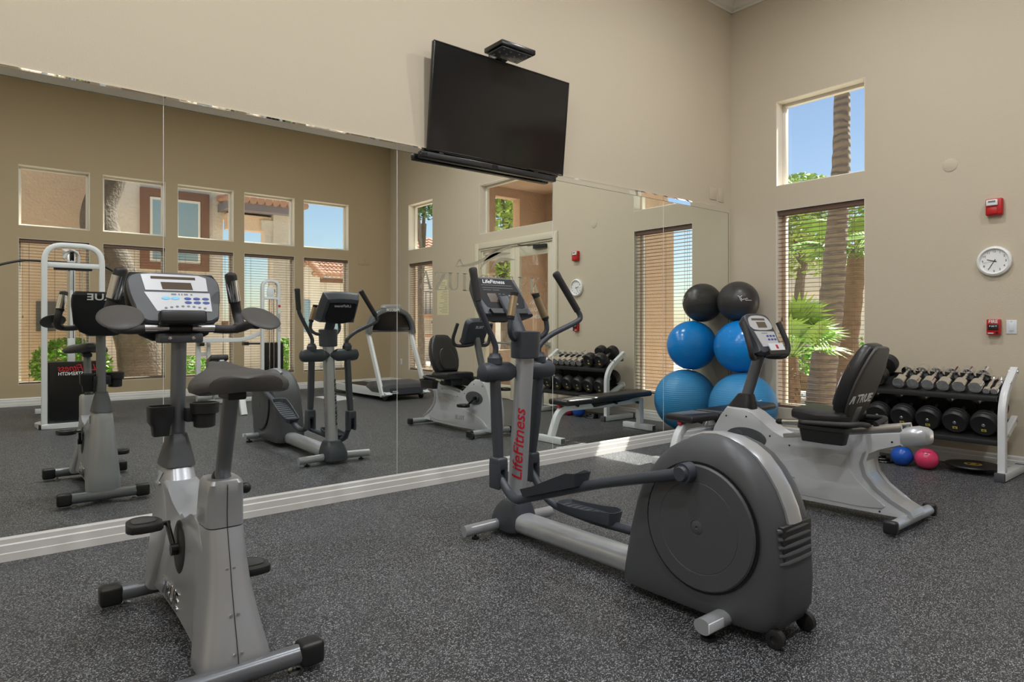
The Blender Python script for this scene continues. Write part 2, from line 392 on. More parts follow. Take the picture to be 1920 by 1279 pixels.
# ---------------------------------------------------------------- windows
wn = 0
def window(axis, u0, u1, z0, z1, label, sill=False):
    """axis 'x': in right wall (x=0..0.2) u=y ; axis 'y': in back wall u=x"""
    global wn; wn += 1
    f = 0.038; bm = B()
    def bx(a0, a1, b0, b1, d0, d1, bev=0.004):
        if axis == 'x': box(bm, d0, d1, a0, a1, b0, b1, bev)
        else: box(bm, a0, a1, YO-d1, YO-d0, b0, b1, bev)
    g = 0.003
    bx(u0+g, u1-g, z0+g, z0+f, 0.13, 0.19); bx(u0+g, u1-g, z1-f, z1-g, 0.13, 0.19)
    bx(u0+g, u0+f, z0+f, z1-f, 0.13, 0.19); bx(u1-f, u1-g, z0+f, z1-f, 0.13, 0.19)
    o = struct('window_%d' % wn, bm, M['winframe']); o['label'] = label
    origin(o, (0.16, (u0+u1)/2, z0) if axis == 'x' else ((u0+u1)/2, YO-0.16, z0))
    bm = B()
    def bx2(a0, a1, b0, b1, d0, d1):
        if axis == 'x': box(bm, d0, d1, a0, a1, b0, b1)
        else: box(bm, a0, a1, YO-d1, YO-d0, b0, b1)
    bx2(u0+f, u1-f, z0+f, z1-f, 0.157, 0.163)
    obj('pane', bm, M['glass'], o, smooth=False)
    return o
window('x', *PW, UZ0, UZ1, 'square upper window beside the mirror corner'); window('x', *PW, LZ0, LZ1R, 'tall lower window beside the mirror corner')
window('x', *NW, UZ0, UZ1, 'square upper window between doors and back corner'); window('x', *NW, LZ0, LZ1R, 'tall lower window between doors and back corner')
window('x', *DR, *TRZ, 'wide transom window above the double doors')
for i, (a, b_) in enumerate(OPX):
    window('y', a, b_, UZ0, UZ1, 'square upper window in the back wall'); window('y', a, b_, LZ0, LZ1O, 'tall lower window in the back wall')
# ---------------------------------------------------------------- blinds
def blind(axis, u0, u1, z0, z1, label, n=46):
    w = u1-u0-0.012
    loc = (0.055, (u0+u1)/2, z0) if axis == 'x' else ((u0+u1)/2, YO-0.055, z0)
    t = thing('window_blind', label, 'blind', loc, 'brown slatted window blinds')
    def place(o, z, du=0.0):
        o.parent = t; WL[o] = WL[t]
        o.location = (0, du, z-z0) if axis == 'x' else (du, 0, z-z0)
    rz = 0 if axis == 'x' else PI/2
    key = ('h', round(w, 3))
    def shared(k, fn, mt):
        if k not in BL:
            bm = B(); fn(bm); me = bpy.data.meshes.new(k[0]); bmesh.ops.recalc_face_normals(bm, faces=bm.faces); bm.to_mesh(me); bm.free(); me.materials.append(mt); BL[k] = me
        return BL[k]
    def mk(nm, k, fn, mt, z, du=0.0):
        o = bpy.data.objects.new(nm, shared(k, fn, mt)); COL.objects.link(o); place(o, z, du); o.rotation_euler = (0, 0, rz); return o
    mk('headrail', ('headrail', round(w, 3)), lambda bm: box(bm, -0.03, 0.03, -w/2, w/2, -0.058, 0, 0.006), M['blind'], z1-0.003)
    zt, zb = z1-0.085, z0+0.045
    def slat(bm):
        prism(bm, [(-0.025, 0), (-0.012, 0.0008), (0, 0.0012), (0.012, 0.0008), (0.025, 0), (0.025, 0.003), (0.012, 0.0038), (0, 0.0042), (-0.012, 0.0038), (-0.025, 0.003)], 'xz', -w/2, w/2)
    for i in range(n):
        mk('slat', ('slat', round(w, 3)), slat, M['blind'], zt+(zb-zt)*i/(n-1))
    mk('bottom_rail', ('bottom_rail', round(w, 3)), lambda bm: box(bm, -0.026, 0.026, -w/2, w/2, -0.011, 0.011, 0.004), M['blind'], z0+0.018)
    L = zt-z0
    for du in (-w*0.36, 0.0, w*0.36):
        mk('ladder_cord', ('ladder_cord', round(L, 3)), lambda bm: [box(bm, dx-0.0012, dx+0.0012, -0.0012, 0.0012, -L, 0.03) for dx in (-0.027, 0.027)], M['cord'], zt, du)
    mk('pull_cord', ('pull_cord', 1), lambda bm: (cyl(bm, (-0.036, 0, 0), (-0.036, 0, -1.12), 0.0014, 6), lathe(bm, [(0.003, 0), (0.008, -0.01), (0.009, -0.035), (0.004, -0.045)], TM((-0.036, 0, -1.10)), 10)), M['cord'], z1-0.05, (w/2-0.05)*(1 if axis == 'x' else -1))
    return t
BL = {}
blind('x', *PW, LZ0, LZ1R, 'brown slatted blind in the palm window beside the exercise balls')
blind('x', *NW, LZ0, LZ1R, 'brown slatted blind in the tall window beside the posted paper notice')
for i, (a, b_) in enumerate(OPX):
    blind('y', a, b_, LZ0, LZ1O, 'brown slatted blind in the back wall, %s tall window from the doors corner' % ['fifth', 'fourth', 'third', 'second', 'first'][i])
# ---------------------------------------------------------------- mirror
EX = [-7.36, -5.832, -4.305, -2.772, -1.239, -0.038]
MZ0, MZ1 = 0.125, 2.531
ML = ['beyond the upright bike', 'behind the upright bike', 'above the black soundbar and behind the elliptical, with etched lettering', 'behind the recumbent bike', 'ending in the corner by the balls']
panels = []
for i in range(5):
    x0, x1 = EX[i]+0.0015, EX[i+1]-0.0015; last = i == 4
    xr = x1-0.028 if last else x1
    bm = B(); box(bm, x0, xr, -0.007, -0.0005, MZ0, 2.476)
    o = obj('mirror_panel', bm, M['mirror'], smooth=False); origin(o, ((x0+x1)/2, 0, MZ0))
    tag(o, 'tall frameless wall mirror panel '+ML[i], 'mirror', 'wall mirror panels'); panels.append(o)
    # bevelled top edge: two polished facets leaning towards the floor
    bm = B()
    prism(bm, [(-0.0005, 2.4765), (-0.0072, 2.4765), (-0.0072+0.044*math.tan(0.062), 2.5205), (-0.0005, 2.5205)], 'yz', x0, x1)
    obj('bevelled_edge', bm, M['mirror_bevel'], o, smooth=False)
    bm = B()
    prism(bm, [(-0.0005, 2.5205), (-0.0045, 2.5205), (-0.0045-0.0105*math.tan(0.28), 2.531), (-0.0005, 2.531)], 'yz', x0, x1)
    obj('polished_lip', bm, M['mirror_bevel'], o, smooth=False)
    bm = B(); box(bm, x0, xr, -0.0088, -0.0006, 2.4752, 2.4775); obj('bevel_line', bm, M['glass_edge'], o, smooth=False)
    if not last:
        bm = B(); box(bm, x1-0.0005, x1+0.0022, -0.0085, -0.001, MZ0, 2.474); obj('polished_edge', bm, M['trim'], o, smooth=False)
    if last:
        bm = B(); prism(bm, [(xr+0.0005, -0.0005), (xr+0.0005, -0.007), (x1, -0.0085), (x1, -0.0005)], 'xy', MZ0, 2.476)
        obj('bevelled_edge', bm, M['mirror_bevel'], o, smooth=False)
        bm = B(); box(bm, xr-0.004, xr+0.0005, -0.0086, -0.0006, MZ0, 2.474); obj('bevel_line', bm, M['glass_edge'], o, smooth=False)
# etched lettering on the third panel
P3 = panels[2]
def poly_text(bm, polys, x, z, w, h, y=-0.0078):
    for pl in polys:
        vs = [bm.verts.new((x+px*w, y, z+pz*h)) for px, pz in pl]; bm.faces.new(vs)
R_ = lambda x0, z0, x1, z1: [(x0, z0), (x1, z0), (x1, z1), (x0, z1)]
SER = {
 'A': [[(0.02, 0), (0.10, 0), (0.47, 0.86), (0.52, 1.0), (0.46, 1.0)], [(0.46, 1.0), (0.56, 1.0), (0.97, 0), (0.76, 0)], R_(0.22, 0.32, 0.72, 0.38), R_(-0.04, 0, 0.22, 0.035), R_(0.66, 0, 1.05, 0.035)],
 'Z': [R_(0.05, 0.95, 0.95, 1.0), [(0.72, 0.95), (0.95, 0.95), (0.30, 0.05), (0.05, 0.05)], R_(0.05, 0, 0.95, 0.05), [(0.05, 0.95), (0.05, 0.75), (0.09, 0.75), (0.16, 0.95)], [(0.95, 0.05), (0.95, 0.25), (0.91, 0.25), (0.84, 0.05)]],
 'U': [R_(0.12, 0.28, 0.32, 1.0), R_(0.78, 0.28, 0.86, 1.0), R_(0.02, 0.965, 0.42, 1.0), R_(0.66, 0.965, 0.98, 1.0)]+[[(0.12+0.37*(1-math.cos(a)), 0.28-0.28*math.sin(a)), (0.12+0.37*(1-math.cos(a2)), 0.28-0.28*math.sin(a2)), (0.32+0.23*(1-math.cos(a2)), 0.28-0.2*math.sin(a2)), (0.32+0.23*(1-math.cos(a)), 0.28-0.2*math.sin(a))] for a, a2 in [(PI*k/10, PI*(k+1)/10) for k in range(10)]],
 'L': [R_(0.15, 0, 0.36, 1.0), R_(0.05, 0.965, 0.48, 1.0), R_(0.05, 0, 0.88, 0.05), [(0.88, 0.05), (0.92, 0.3), (0.88, 0.3), (0.76, 0.05)]],
 'C': [[(0.55+0.47*math.cos(a), 0.5+0.5*math.sin(a)), (0.55+0.47*math.cos(a2), 0.5+0.5*math.sin(a2)), (0.58+0.30*math.cos(a2), 0.5+0.45*math.sin(a2)), (0.58+0.30*math.cos(a), 0.5+0.45*math.sin(a))] for a, a2 in [(0.7+(2*PI-1.4)*k/14, 0.7+(2*PI-1.4)*(k+1)/14) for k in range(14)]]+[R_(0.88, 0.68, 0.92, 0.98), R_(0.88, 0.04, 0.92, 0.3)],
 'R': [R_(0.12, 0, 0.32, 1.0), R_(0.02, 0, 0.44, 0.035), R_(0.02, 0.965, 0.5, 1.0), [(0.42, 0.48), (0.62, 0.48), (0.98, 0.0), (0.74, 0.0)], R_(0.32, 0.47, 0.5, 0.51)]+[[(0.48+0.36*math.cos(a), 0.74+0.26*math.sin(a)), (0.48+0.36*math.cos(a2), 0.74+0.26*math.sin(a2)), (0.46+0.18*math.cos(a2), 0.74+0.22*math.sin(a2)), (0.46+0.18*math.cos(a), 0.74+0.22*math.sin(a))] for a, a2 in [(-PI/2+PI*k/10, -PI/2+PI*(k+1)/10) for k in range(10)]],
 'E': [R_(0.15, 0, 0.36, 1.0), R_(0.05, 0, 0.82, 0.05), R_(0.05, 0.95, 0.8, 1.0), R_(0.36, 0.49, 0.66, 0.54), R_(0.62, 0.38, 0.66, 0.65), [(0.82, 0.05), (0.88, 0.28), (0.84, 0.28), (0.70, 0.05)], [(0.80, 0.95), (0.82, 0.74), (0.78, 0.74), (0.68, 0.95)]],
 'K': [R_(0.12, 0, 0.33, 1.0), R_(0.02, 0, 0.44, 0.035), R_(0.02, 0.965, 0.44, 1.0), [(0.33, 0.42), (0.80, 0.97), (0.88, 0.97), (0.33, 0.33)], [(0.42, 0.50), (0.56, 0.66), (1.0, 0.0), (0.74, 0.0)], R_(0.66, 0.965, 1.0, 1.0), R_(0.66, 0, 1.05, 0.035)],
}
for ch, lx in zip('AZULCREEK', (-4.120, -3.988, -3.868, -3.738, -3.588, -3.445, -3.312, -3.170, -3.045)):
    bm = B(); poly_text(bm, SER[ch], lx, 1.474, 0.115, 0.135)
    obj('etched_letter', bm, M['etched'], P3, smooth=False)
bm = B()
for pts, wd in (([(-3.78, 1.66), (-3.62, 1.69), (-3.46, 1.76), (-3.30, 1.835), (-3.22, 1.85)], 0.016), ([(-3.56, 1.655), (-3.50, 1.72), (-3.40, 1.775), (-3.25, 1.80)], 0.020), ([(-3.45, 1.66), (-3.41, 1.71), (-3.33, 1.745), (-3.20, 1.75)], 0.016), ([(-3.80, 1.655), (-3.765, 1.70), (-3.745, 1.705), (-3.72, 1.66)], 0.010)):
    c = catmull([(p[0], 0, p[1]) for p in pts], 6); n = len(c)
    for i in range(n-1):
        w0 = wd*math.sin(PI*(0.08+0.84*i/(n-1))); w1 = wd*math.sin(PI*(0.08+0.84*(i+1)/(n-1)))
        bm.faces.new([bm.verts.new((c[i].x, -0.0078, c[i].z-w0)), bm.verts.new((c[i+1].x, -0.0078, c[i+1].z-w1)), bm.verts.new((c[i+1].x, -0.0078, c[i+1].z+w1)), bm.verts.new((c[i].x, -0.0078, c[i].z+w0))])
obj('etched_emblem', bm, M['etched'], P3, smooth=False)
# ---------------------------------------------------------------- television, soundbar, media box
TV = thing('television', 'large black flat television tilted forward on the wall above the mirror', 'television', (-3.38, -0.0, 2.50))
tl = math.atan2(0.08, 0.79); tb = Vector((-3.381, -0.05, 2.512)); RT = RX(tl)
def tvbox(nm, x0, x1, d0, d1, h0, h1, mt, bev=0.003, par=TV):
    bm = B(); box(bm, tb.x+x0, tb.x+x1, tb.y+d0, tb.y+d1, tb.z+h0, tb.z+h1, bev, 2, RT, tb); return obj(nm, bm, mt, par)
tvbox('cabinet', -0.688, 0.688, 0.002, 0.032, 0.0, 0.794, M['satin_black'], 0.006)
tvbox('screen', -0.678, 0.678, -0.001, 0.0021, 0.014, 0.784, M['tv'], 0.0)
bz = tvbox('bezel', -0.689, 0.689, -0.004, 0.003, -0.001, 0.013, M['satin_black'], 0.002)
for x0, x1, h0, h1 in ((-0.689, 0.689, 0.785, 0.796), (-0.689, -0.679, 0.013, 0.785), (0.679, 0.689, 0.013, 0.785)):
    tvbox('bezel', x0, x1, -0.004, 0.003, h0, h1, M['satin_black'], 0.002)
tvbox('maker_mark', 0.632, 0.668, -0.0048, -0.0038, 0.0035, 0.0095, M['grey_print'], 0.0)
tvbox('rear_bulge', -0.4, 0.4, 0.03, 0.05, 0.1, 0.5, M['satin_black'])
bm = B(); box(bm, -3.6, -3.16, -0.03, -0.002, 2.75, 3.1, 0.004)
for x in (-3.5, -3.26): box(bm, x-0.02, x+0.02, -0.065, -0.028, 2.74, 3.12, 0.003)
obj('wall_bracket', bm, M['black'], TV)
SB = thing('soundbar', 'long thin black soundbar under the television along the mirror top', 'soundbar', (-3.475, -0.04, 2.434))
bm = B(); box(bm, -4.148, -2.80, -0.085, -0.030, 2.440, 2.490, 0.008, 3); obj('body', bm, M['satin_black'], SB)
bm = B()
for x0, x1 in ((-4.10, -3.50), (-3.44, -2.85)): box(bm, x0, x1, -0.0875, -0.083, 2.447, 2.483, 0.001)
obj('speaker_grille', bm, M['black'], SB)
bm = B()
for x in (-3.95, -3.0): box(bm, x-0.02, x+0.02, -0.05, -0.032, 2.4885, 2.5115, 0.002)
obj('bracket', bm, M['black'], SB)
MB = thing('media_box', 'small black box on a bracket over the television top edge', 'media box', (-3.42, -0.2, 3.325))
bm = B(); box(bm, -3.59, -3.25, -0.33, -0.10, 3.335, 3.375, 0.008, 3); obj('case', bm, M['satin_black'], MB)
bm = B(); box(bm, -3.57, -3.27, -0.31, -0.12, 3.326, 3.3345, 0.002); pl = obj('base_plate', bm, M['grey_metal'], MB)
bm = B()
for x in (-3.53, -3.46, -3.38, -3.31):
    for y in (-0.28, -0.22, -0.15): lathe(bm, [(0.007, 0), (0.007, -0.004), (0.003, -0.005)], TM((x, y, 3.326)), 8)
obj('screws', bm, M['chrome'], pl, kind='stuff')
bm = B(); box(bm, -3.47, -3.37, -0.12, -0.002, 3.322, 3.333, 0.002); box(bm, -3.47, -3.37, -0.012, -0.001, 3.30, 3.42, 0.002); obj('shelf_bracket', bm, M['black'], MB)
# ---------------------------------------------------------------- double doors
bm = B()
for y0, y1, z0, z1 in ((DR[0]-0.1, DR[0], 0, DZ+0.1), (DR[1], DR[1]+0.1, 0, DZ+0.1), (DR[0], DR[1], DZ, DZ+0.1)):
    box(bm, -0.022, -0.0005, y0, y1, z0, z1, 0.006); 
    box(bm, -0.030, -0.0215, y0+0.015, y1-0.055 if y0 < DR[0] else y1-0.015, z0 if z0 == 0 else z0+0.05, z1-0.015, 0.004) if z0 == 0 else None
struct('trim_3', bm, M['cream'])
bm = B()
for y0, y1, z0, z1 in ((DR[0]+0.001, DR[0]+0.03, 0, DZ), (DR[1]-0.03, DR[1]-0.001, 0, DZ), (DR[0]+0.03, DR[1]-0.03, DZ-0.03, DZ-0.001)): box(bm, 0.001, 0.19, y0, y1, z0, z1)
struct('trim_4', bm, M['cream'])
ym = (DR[0]+DR[1])/2
for k, (y0, y1) in enumerate(((DR[0]+0.033, ym-0.002), (ym+0.002, DR[1]-0.033))):
    z0, z1 = 0.012, DZ-0.034; st = 0.115; bm = B()
    box(bm, 0.02, 0.065, y0, y0+st, z0, z1, 0.003); box(bm, 0.02, 0.065, y1-st, y1, z0, z1, 0.003)
    box(bm, 0.02, 0.065, y0+st, y1-st, z1-0.17, z1, 0.003); box(bm, 0.02, 0.065, y0+st, y1-st, z0, z0+0.22, 0.003)
    d = struct('door_%d' % (k+1), bm, M['cream']); d['label'] = 'cream glazed door of the double doors' ; origin(d, (0.04, (y0+y1)/2, 0.012))
    bm = B(); box(bm, 0.04, 0.046, y0+st, y1-st, z0+0.22, z1-0.17); obj('pane', bm, M['glass'], d, smooth=False)
    bm = B(); cyl(bm, (-0.02, y0+0.1, 0.92), (-0.02, y1-0.1, 0.92), 0.018, 12); box(bm, -0.03, 0.022, y0+0.05, y0+0.13, 0.885, 0.955, 0.006); box(bm, -0.03, 0.022, y1-0.13, y1-0.05, 0.885, 0.955, 0.006)
    obj('push_bar', bm, M['steel'], d)
    bm = B(); yc = y1-0.26 if k == 1 else y0+0.26; box(bm, -0.035, 0.019, yc-0.14, yc+0.14, z1-0.09, z1-0.03, 0.006)
    sg = -1 if k == 1 else 1
    tube(bm, [(-0.01, yc+sg*0.1, z1-0.025), (-0.09, yc+sg*0.35, z1-0.02), (-0.02, yc+sg*0.52, z1+0.015)], 0.008, 8)
    obj('door_closer', bm, M['steel'] if k == 0 else M['black'], d)
    bm = B(); box(bm, 0.005, 0.0195, y0+0.3, y1-0.3, z1+0.0-0.02, z1-0.002, 0.002); obj('magnet_plate', bm, M['steel'], d)
    if k == 1:
        yt = (y0+y1)/2
        for s_, zz, sz in (('AZUL CREEK', 1.45, 0.075), ('FITNESS', 1.34, 0.075)):
            obj('door_lettering', txt(s_, sz, (0.0475, yt, zz), (0, 1, 0), (0, 0, 1), 0.0005), M['white_print'], d)
        bm = B()
        for j in range(3):
            c = catmull([(0, yt-0.12+0.06*j, 1.54), (0, yt-0.04+0.05*j, 1.59), (0, yt+0.08+0.03*j, 1.61+0.012*j)], 6)
            tube(bm, [(0.0485, p.y, p.z) for p in c], 0.0012, 6, ry=0.006)
        obj('door_emblem', bm, M['white_print'], d)
# ---------------------------------------------------------------- wall fixtures
FR = (0, -1, 0); UP = (0, 0, 1)
hs = thing('fire_alarm_strobe', 'red fire alarm horn strobe high on the wall above the clock', 'fire alarm', (0, -2.505, 2.2))
bm = B(); box(bm, -0.05, -0.0005, -2.565, -2.445, 2.13, 2.27, 0.012, 3); obj('housing', bm, M['red_plastic'], hs)
bm = B(); box(bm, -0.068, -0.049, -2.535, -2.455, 2.21, 2.26, 0.006, 2); obj('strobe_lens', bm, M['white_print'], hs)
bm = B(); box(bm, -0.056, -0.049, -2.53, -2.46, 2.14, 2.195, 0.004); obj('horn_grille', bm, M['red_plastic'], hs)
bm = B(); box(bm, -0.0688, -0.0678, -2.522, -2.470, 2.234, 2.250); obj('lens_window', bm, M['grey_print'], hs)
ck = thing('wall_clock', 'round white wall clock with black numerals and hands', 'clock', (0, -2.5, 1.745))
RC = Matrix(((0, 0, -1), (0, 1, 0), (1, 0, 0)))
bm = B(); lathe(bm, [(0.125, 0.0005), (0.127, 0.012), (0.122, 0.028), (0.108, 0.036), (0.101, 0.030), (0.101, 0.018)], TM((0, -2.5, 1.745), RC), 48); obj('rim', bm, M['clockface'], ck)
bm = B(); lathe(bm, [(0.1005, 0.014), (0.1005, 0.0185)], TM((0, -2.5, 1.745), RC), 48); obj('dial', bm, M['clockface'], ck)
for h in range(1, 13):
    a = 2*PI*h/12
    obj('numeral', txt(str(h), 0.026, (-0.0192, -2.5-0.082*math.sin(a), 1.745+0.082*math.cos(a)), FR, UP, 0.0003), M['black_print'], ck)
for nm, ang, L, wd, xx in (('hour_hand', 2*PI*9.58/12, 0.052, 0.0032, -0.0205), ('minute_hand', 2*PI*35/60, 0.075, 0.0024, -0.022), ('second_hand', 2*PI*43.5/60, 0.08, 0.0009, -0.0235)):
    dv = Vector((0, -math.sin(ang), math.cos(ang))); c0 = Vector((xx, -2.5, 1.745)); bm = B()
    tube(bm, [c0-dv*0.018, c0+dv*L], wd, 6, ry=0.0005, ref=(1, 0, 0)); obj(nm, bm, M['black_print'], ck)
ps = thing('fire_pull_station', 'small red fire pull station beside the light switch', 'fire alarm', (0, -2.50, 1.19))
bm = B(); box(bm, -0.045, -0.0005, -2.548, -2.452, 1.125, 1.255, 0.006, 2); obj('housing', bm, M['red_plastic'], ps)
bm = B(); box(bm, -0.052, -0.044, -2.538, -2.462, 1.165, 1.215, 0.004); hb = obj('handle', bm, M['black'], ps)
obj('lettering', txt('FIRE', 0.036, (-0.0458, -2.5, 1.235), FR, UP, 0.0004, bold=0.0006), M['white_print'], ps)
bm = B()
for yy in (-2.478, -2.522):
    bm.faces.new([bm.verts.new((-0.0526, yy+dy, 1.198+dz)) for dy, dz in ((0.005, 0.004), (-0.005, 0.004), (0.0, -0.008))])
for dz in (0.0, 0.006): box(bm, -0.0528, -0.0518, -2.511, -2.489, 1.192+dz, 1.195+dz)
obj('handle_print', bm, M['white_print'], hb, smooth=False, kind='stuff')
bm = B(); box(bm, -0.0458, -0.0448, -2.503, -2.462, 1.135, 1.1415); obj('maker_print', bm, M['white_print'], ps)
bm = B(); cyl(bm, (-0.045, -2.527, 1.142), (-0.049, -2.527, 1.142), 0.010, 14); obj('key_lock', bm, M['black'], ps)
sw = thing('light_switch', 'white rocker light switch plate beside the fire pull station', 'light switch', (0, -2.617, 1.19))
bm = B(); box(bm, -0.006, -0.0005, -2.654, -2.580, 1.132, 1.248, 0.003, 2); obj('plate', bm, M['switch'], sw)
bm = B(); box(bm, -0.010, -0.0055, -2.634, -2.600, 1.157, 1.223, 0.002); obj('rocker', bm, M['switch'], sw)
bm = B()
for z in (1.143, 1.237): cyl(bm, (-0.0055, -2.617, z), (-0.0072, -2.617, z), 0.003, 8)
obj('screw', bm, M['steel'], sw)
bc = thing('blank_cover', 'round blank cover plate painted like the wall', 'cover plate', (0, -2.17, 2.62))
bm = B(); lathe(bm, [(0.058, 0.0005), (0.058, 0.003), (0.054, 0.005)], TM((0, -2.17, 2.62), RC), 32); obj('plate', bm, M['wall'], bc)
bm = B()
for dz in (-0.04, 0.04): cyl(bm, (-0.0045, -2.17, 2.62+dz), (-0.0062, -2.17, 2.62+dz), 0.004, 8)
obj('screw', bm, M['steel'], bc)
def plate(nm, lab, cat, x, y, z, ax, w, h, mt, slots=None):
    t = thing(nm, lab, cat, (x, y, z)); bm = B()
    if ax == 'x': box(bm, x-0.006, x-0.0005, y-w/2, y+w/2, z-h/2, z+h/2, 0.002)
    elif ax == '-y': box(bm, x-w/2, x+w/2, y-0.006, y-0.0005, z-h/2, z+h/2, 0.002)
    else: box(bm, x-w/2, x+w/2, y+0.0005, y+0.006, z-h/2, z+h/2, 0.002)
    obj('plate', bm, mt, t)
    if slots:
        for dz in (-0.022, 0.022):
            bm = B()
            if ax == 'x': box(bm, x-0.009, x-0.0055, y-0.016, y+0.016, z+dz-0.013, z+dz+0.013, 0.003)
            else: box(bm, x-0.016, x+0.016, y+0.0055, y+0.009, z+dz-0.013, z+dz+0.013, 0.003)
            obj('socket', bm, M['switch'], t)
plate('blank_plate', 'wider blank wall plate painted tan above the mirror corner', 'cover plate', -0.36, 0, 2.66, '-y', 0.13, 0.13, M['wall'])
plate('blank_plate', 'narrower blank wall plate painted tan above the mirror corner', 'cover plate', -0.21, 0, 2.66, '-y', 0.10, 0.15, M['wall'])
plate('blank_plate', 'wider blank plate high on the back wall', 'cover plate', -0.66, YO, 2.49, 'y', 0.12, 0.13, M['wall_backlit'])
plate('blank_plate', 'narrower blank plate high on the back wall', 'cover plate', -0.53, YO, 2.49, 'y', 0.09, 0.13, M['wall_backlit'])
plate('power_outlet', 'white power outlet low on the back wall', 'outlet', -0.36, YO, 0.47, 'y', 0.075, 0.12, M['switch'], True)
plate('power_outlet', 'white power outlet low on the wall beside the tall window', 'outlet', 0, -7.55, 0.47, 'x', 0.075, 0.12, M['switch'], True)
nt_ = thing('posted_notice', 'cream paper notice sheets posted on the wall beside the doors', 'notice', (0, -6.0, 1.4))
bm = B(); box(bm, -0.002, -0.0005, -6.20, -5.82, 1.40, 1.86); obj('sheet', bm, M['paper'], nt_)
bm = B(); box(bm, -0.002, -0.0005, -6.15, -5.87, 1.875, 2.05); obj('sheet', bm, M['paper'], nt_)
bm = B(); random.seed(3)
for k in range(14):
    z = 1.83-k*0.03; w = random.uniform(0.10, 0.30); box(bm, -0.0028, -0.0018, -5.85-w, -5.85, z, z+0.006)
for k in range(4):
    z = 2.0-k*0.03; box(bm, -0.0028, -0.0018, -6.10, -5.92, z, z+0.006)
obj('printed_lines', bm, M['grey_print'], nt_)
# ---------------------------------------------------------------- recessed ceiling downlights
for ix, x in enumerate((-8.2, -6.1, -4.0, -1.9)):
    for iy, y in enumerate((-4.4, -1.9)):
        t = thing('ceiling_downlight', 'round recessed ceiling downlight with white trim ring', 'ceiling light', (x, y, ZC), 'recessed ceiling downlights')
        bm = B(); lathe(bm, [(0.11, 0), (0.112, -0.006), (0.085, -0.012), (0.08, -0.004)], TM((x, y, ZC-0.0005)), 28); obj('trim_ring', bm, M['trim'], t)
        bm = B(); lathe(bm, [(0.079, -0.002), (0.079, -0.004)], TM((x, y, ZC)), 24); obj('lens', bm, M.setdefault('lens', emis('lamp_lens', (0.97, 0.98, 1), 14)), t)
        ld = bpy.data.lights.new('downlight', 'AREA'); ld.shape = 'DISK'; ld.size = 0.15; ld.energy = CAN_POWER; ld.color = (0.96, 0.98, 1.0); ld.spread = PI
        lo = bpy.data.objects.new('lamp', ld); COL.objects.link(lo); lo.parent = t; lo.location = (0, 0, -0.02)
# ================================================================ UPRIGHT BIKE (faces the mirror, +y)
def foot_bar(par, x0, x1, y, z, r, mt, cap=0.07, wheels=False):
    """round stabiliser with square-ish rubber end caps and little levelling feet"""
    bm = B(); cyl(bm, (x0+cap*0.6, y, z), (x1-cap*0.6, y, z), r, 18); o = obj('stabilizer', bm, mt, par)
    for s, xe in ((1, x0), (-1, x1)):
        bm = B(); a, b_ = sorted((xe, xe+s*cap)); box(bm, a, b_, y-r*1.18, y+r*1.18, z-r*1.18, z+r*1.18, r*0.45, 3); obj('end_cap', bm, M['black'], o)
        bm = B(); lathe(bm, [(0.021, 0.0), (0.021, 0.008), (0.007, 0.012), (0.007, z-r*0.9)], TM((xe+s*(cap+0.012), y, 0.0)), 14); obj('levelling_foot', bm, M['steel'], o)
    return o
def pedal(par, c, mt=None, strap=True, crank_from=None):
    x, y, z = c
    bm = B(); prism(bm, smooth2d([(x-0.05, y-0.055), (x+0.05, y-0.055), (x+0.058, y+0.02), (x+0.03, y+0.085), (x-0.03, y+0.085), (x-0.058, y+0.02)], 3), 'xy', z-0.022, z+0.008, 0.006)
    p = obj('pedal', bm, M['black'], par)
    bm = B(); prism(bm, smooth2d([(x-0.036, y-0.02), (x+0.036, y-0.02), (x+0.036, y+0.04), (x, y+0.06), (x-0.036, y+0.04)], 3), 'xy', z+0.0075, z+0.0115, 0.001); obj('tread', bm, M['foam'], p)
    return p
UB = thing('upright_exercise_bike', 'silver upright exercise bike with dark grey seat facing the mirror', 'exercise bike', (-6.0, -1.48, 0))
xc = -6.0
# rear tower that carries the seat post, flaring to the floor
def slices(tab, n=28, p=4.0):
    return [sup((cx_, cy_, z), w, d, 'z', n, p) for (z, cx_, cy_, w, d) in tab]
bm = B(); loft(bm, slices([(0.062, xc, -1.905, 0.112, 0.085), (0.075, xc, -1.905, 0.116, 0.088), (0.11, xc, -1.895, 0.110, 0.090), (0.17, xc, -1.865, 0.098, 0.100), (0.24, xc, -1.830, 0.086, 0.110), (0.32, xc, -1.795, 0.074, 0.120), (0.40, xc, -1.775, 0.067, 0.120), (0.46, xc, -1.768, 0.064, 0.110), (0.505, xc, -1.770, 0.063, 0.095)], 32, 5)); obj('lower_tower', bm, M['silver'], UB)
bm = B(); loft(bm, slices([(0.509, xc, -1.770, 0.063, 0.094), (0.56, xc, -1.775, 0.063, 0.086), (0.62, xc, -1.785, 0.062, 0.080), (0.655, xc, -1.79, 0.060, 0.076), (0.668, xc, -1.79, 0.052, 0.068)], 32, 5)); tw = obj('upper_tower', bm, M['silver'], UB)
bm = B()
for z_, yy in ((0.235, -1.945), (0.375, -1.897)):
    for s in (-1, 1): lathe(bm, [(0.006, 0), (0.006, 0.004), (0.003, 0.005)], TM((xc+s*0.011, yy, z_), RX(PI/2+0.15)), 10)
for z_, yy in ((0.12, -1.986),):
    for s in (-1, 1): lathe(bm, [(0.006, 0), (0.006, 0.004), (0.003, 0.005)], TM((xc+s*0.011, yy, z_), RX(PI/2+0.15)), 10)
obj('shell_screws', bm, M['chrome'], UB, kind='stuff')
bm = B()
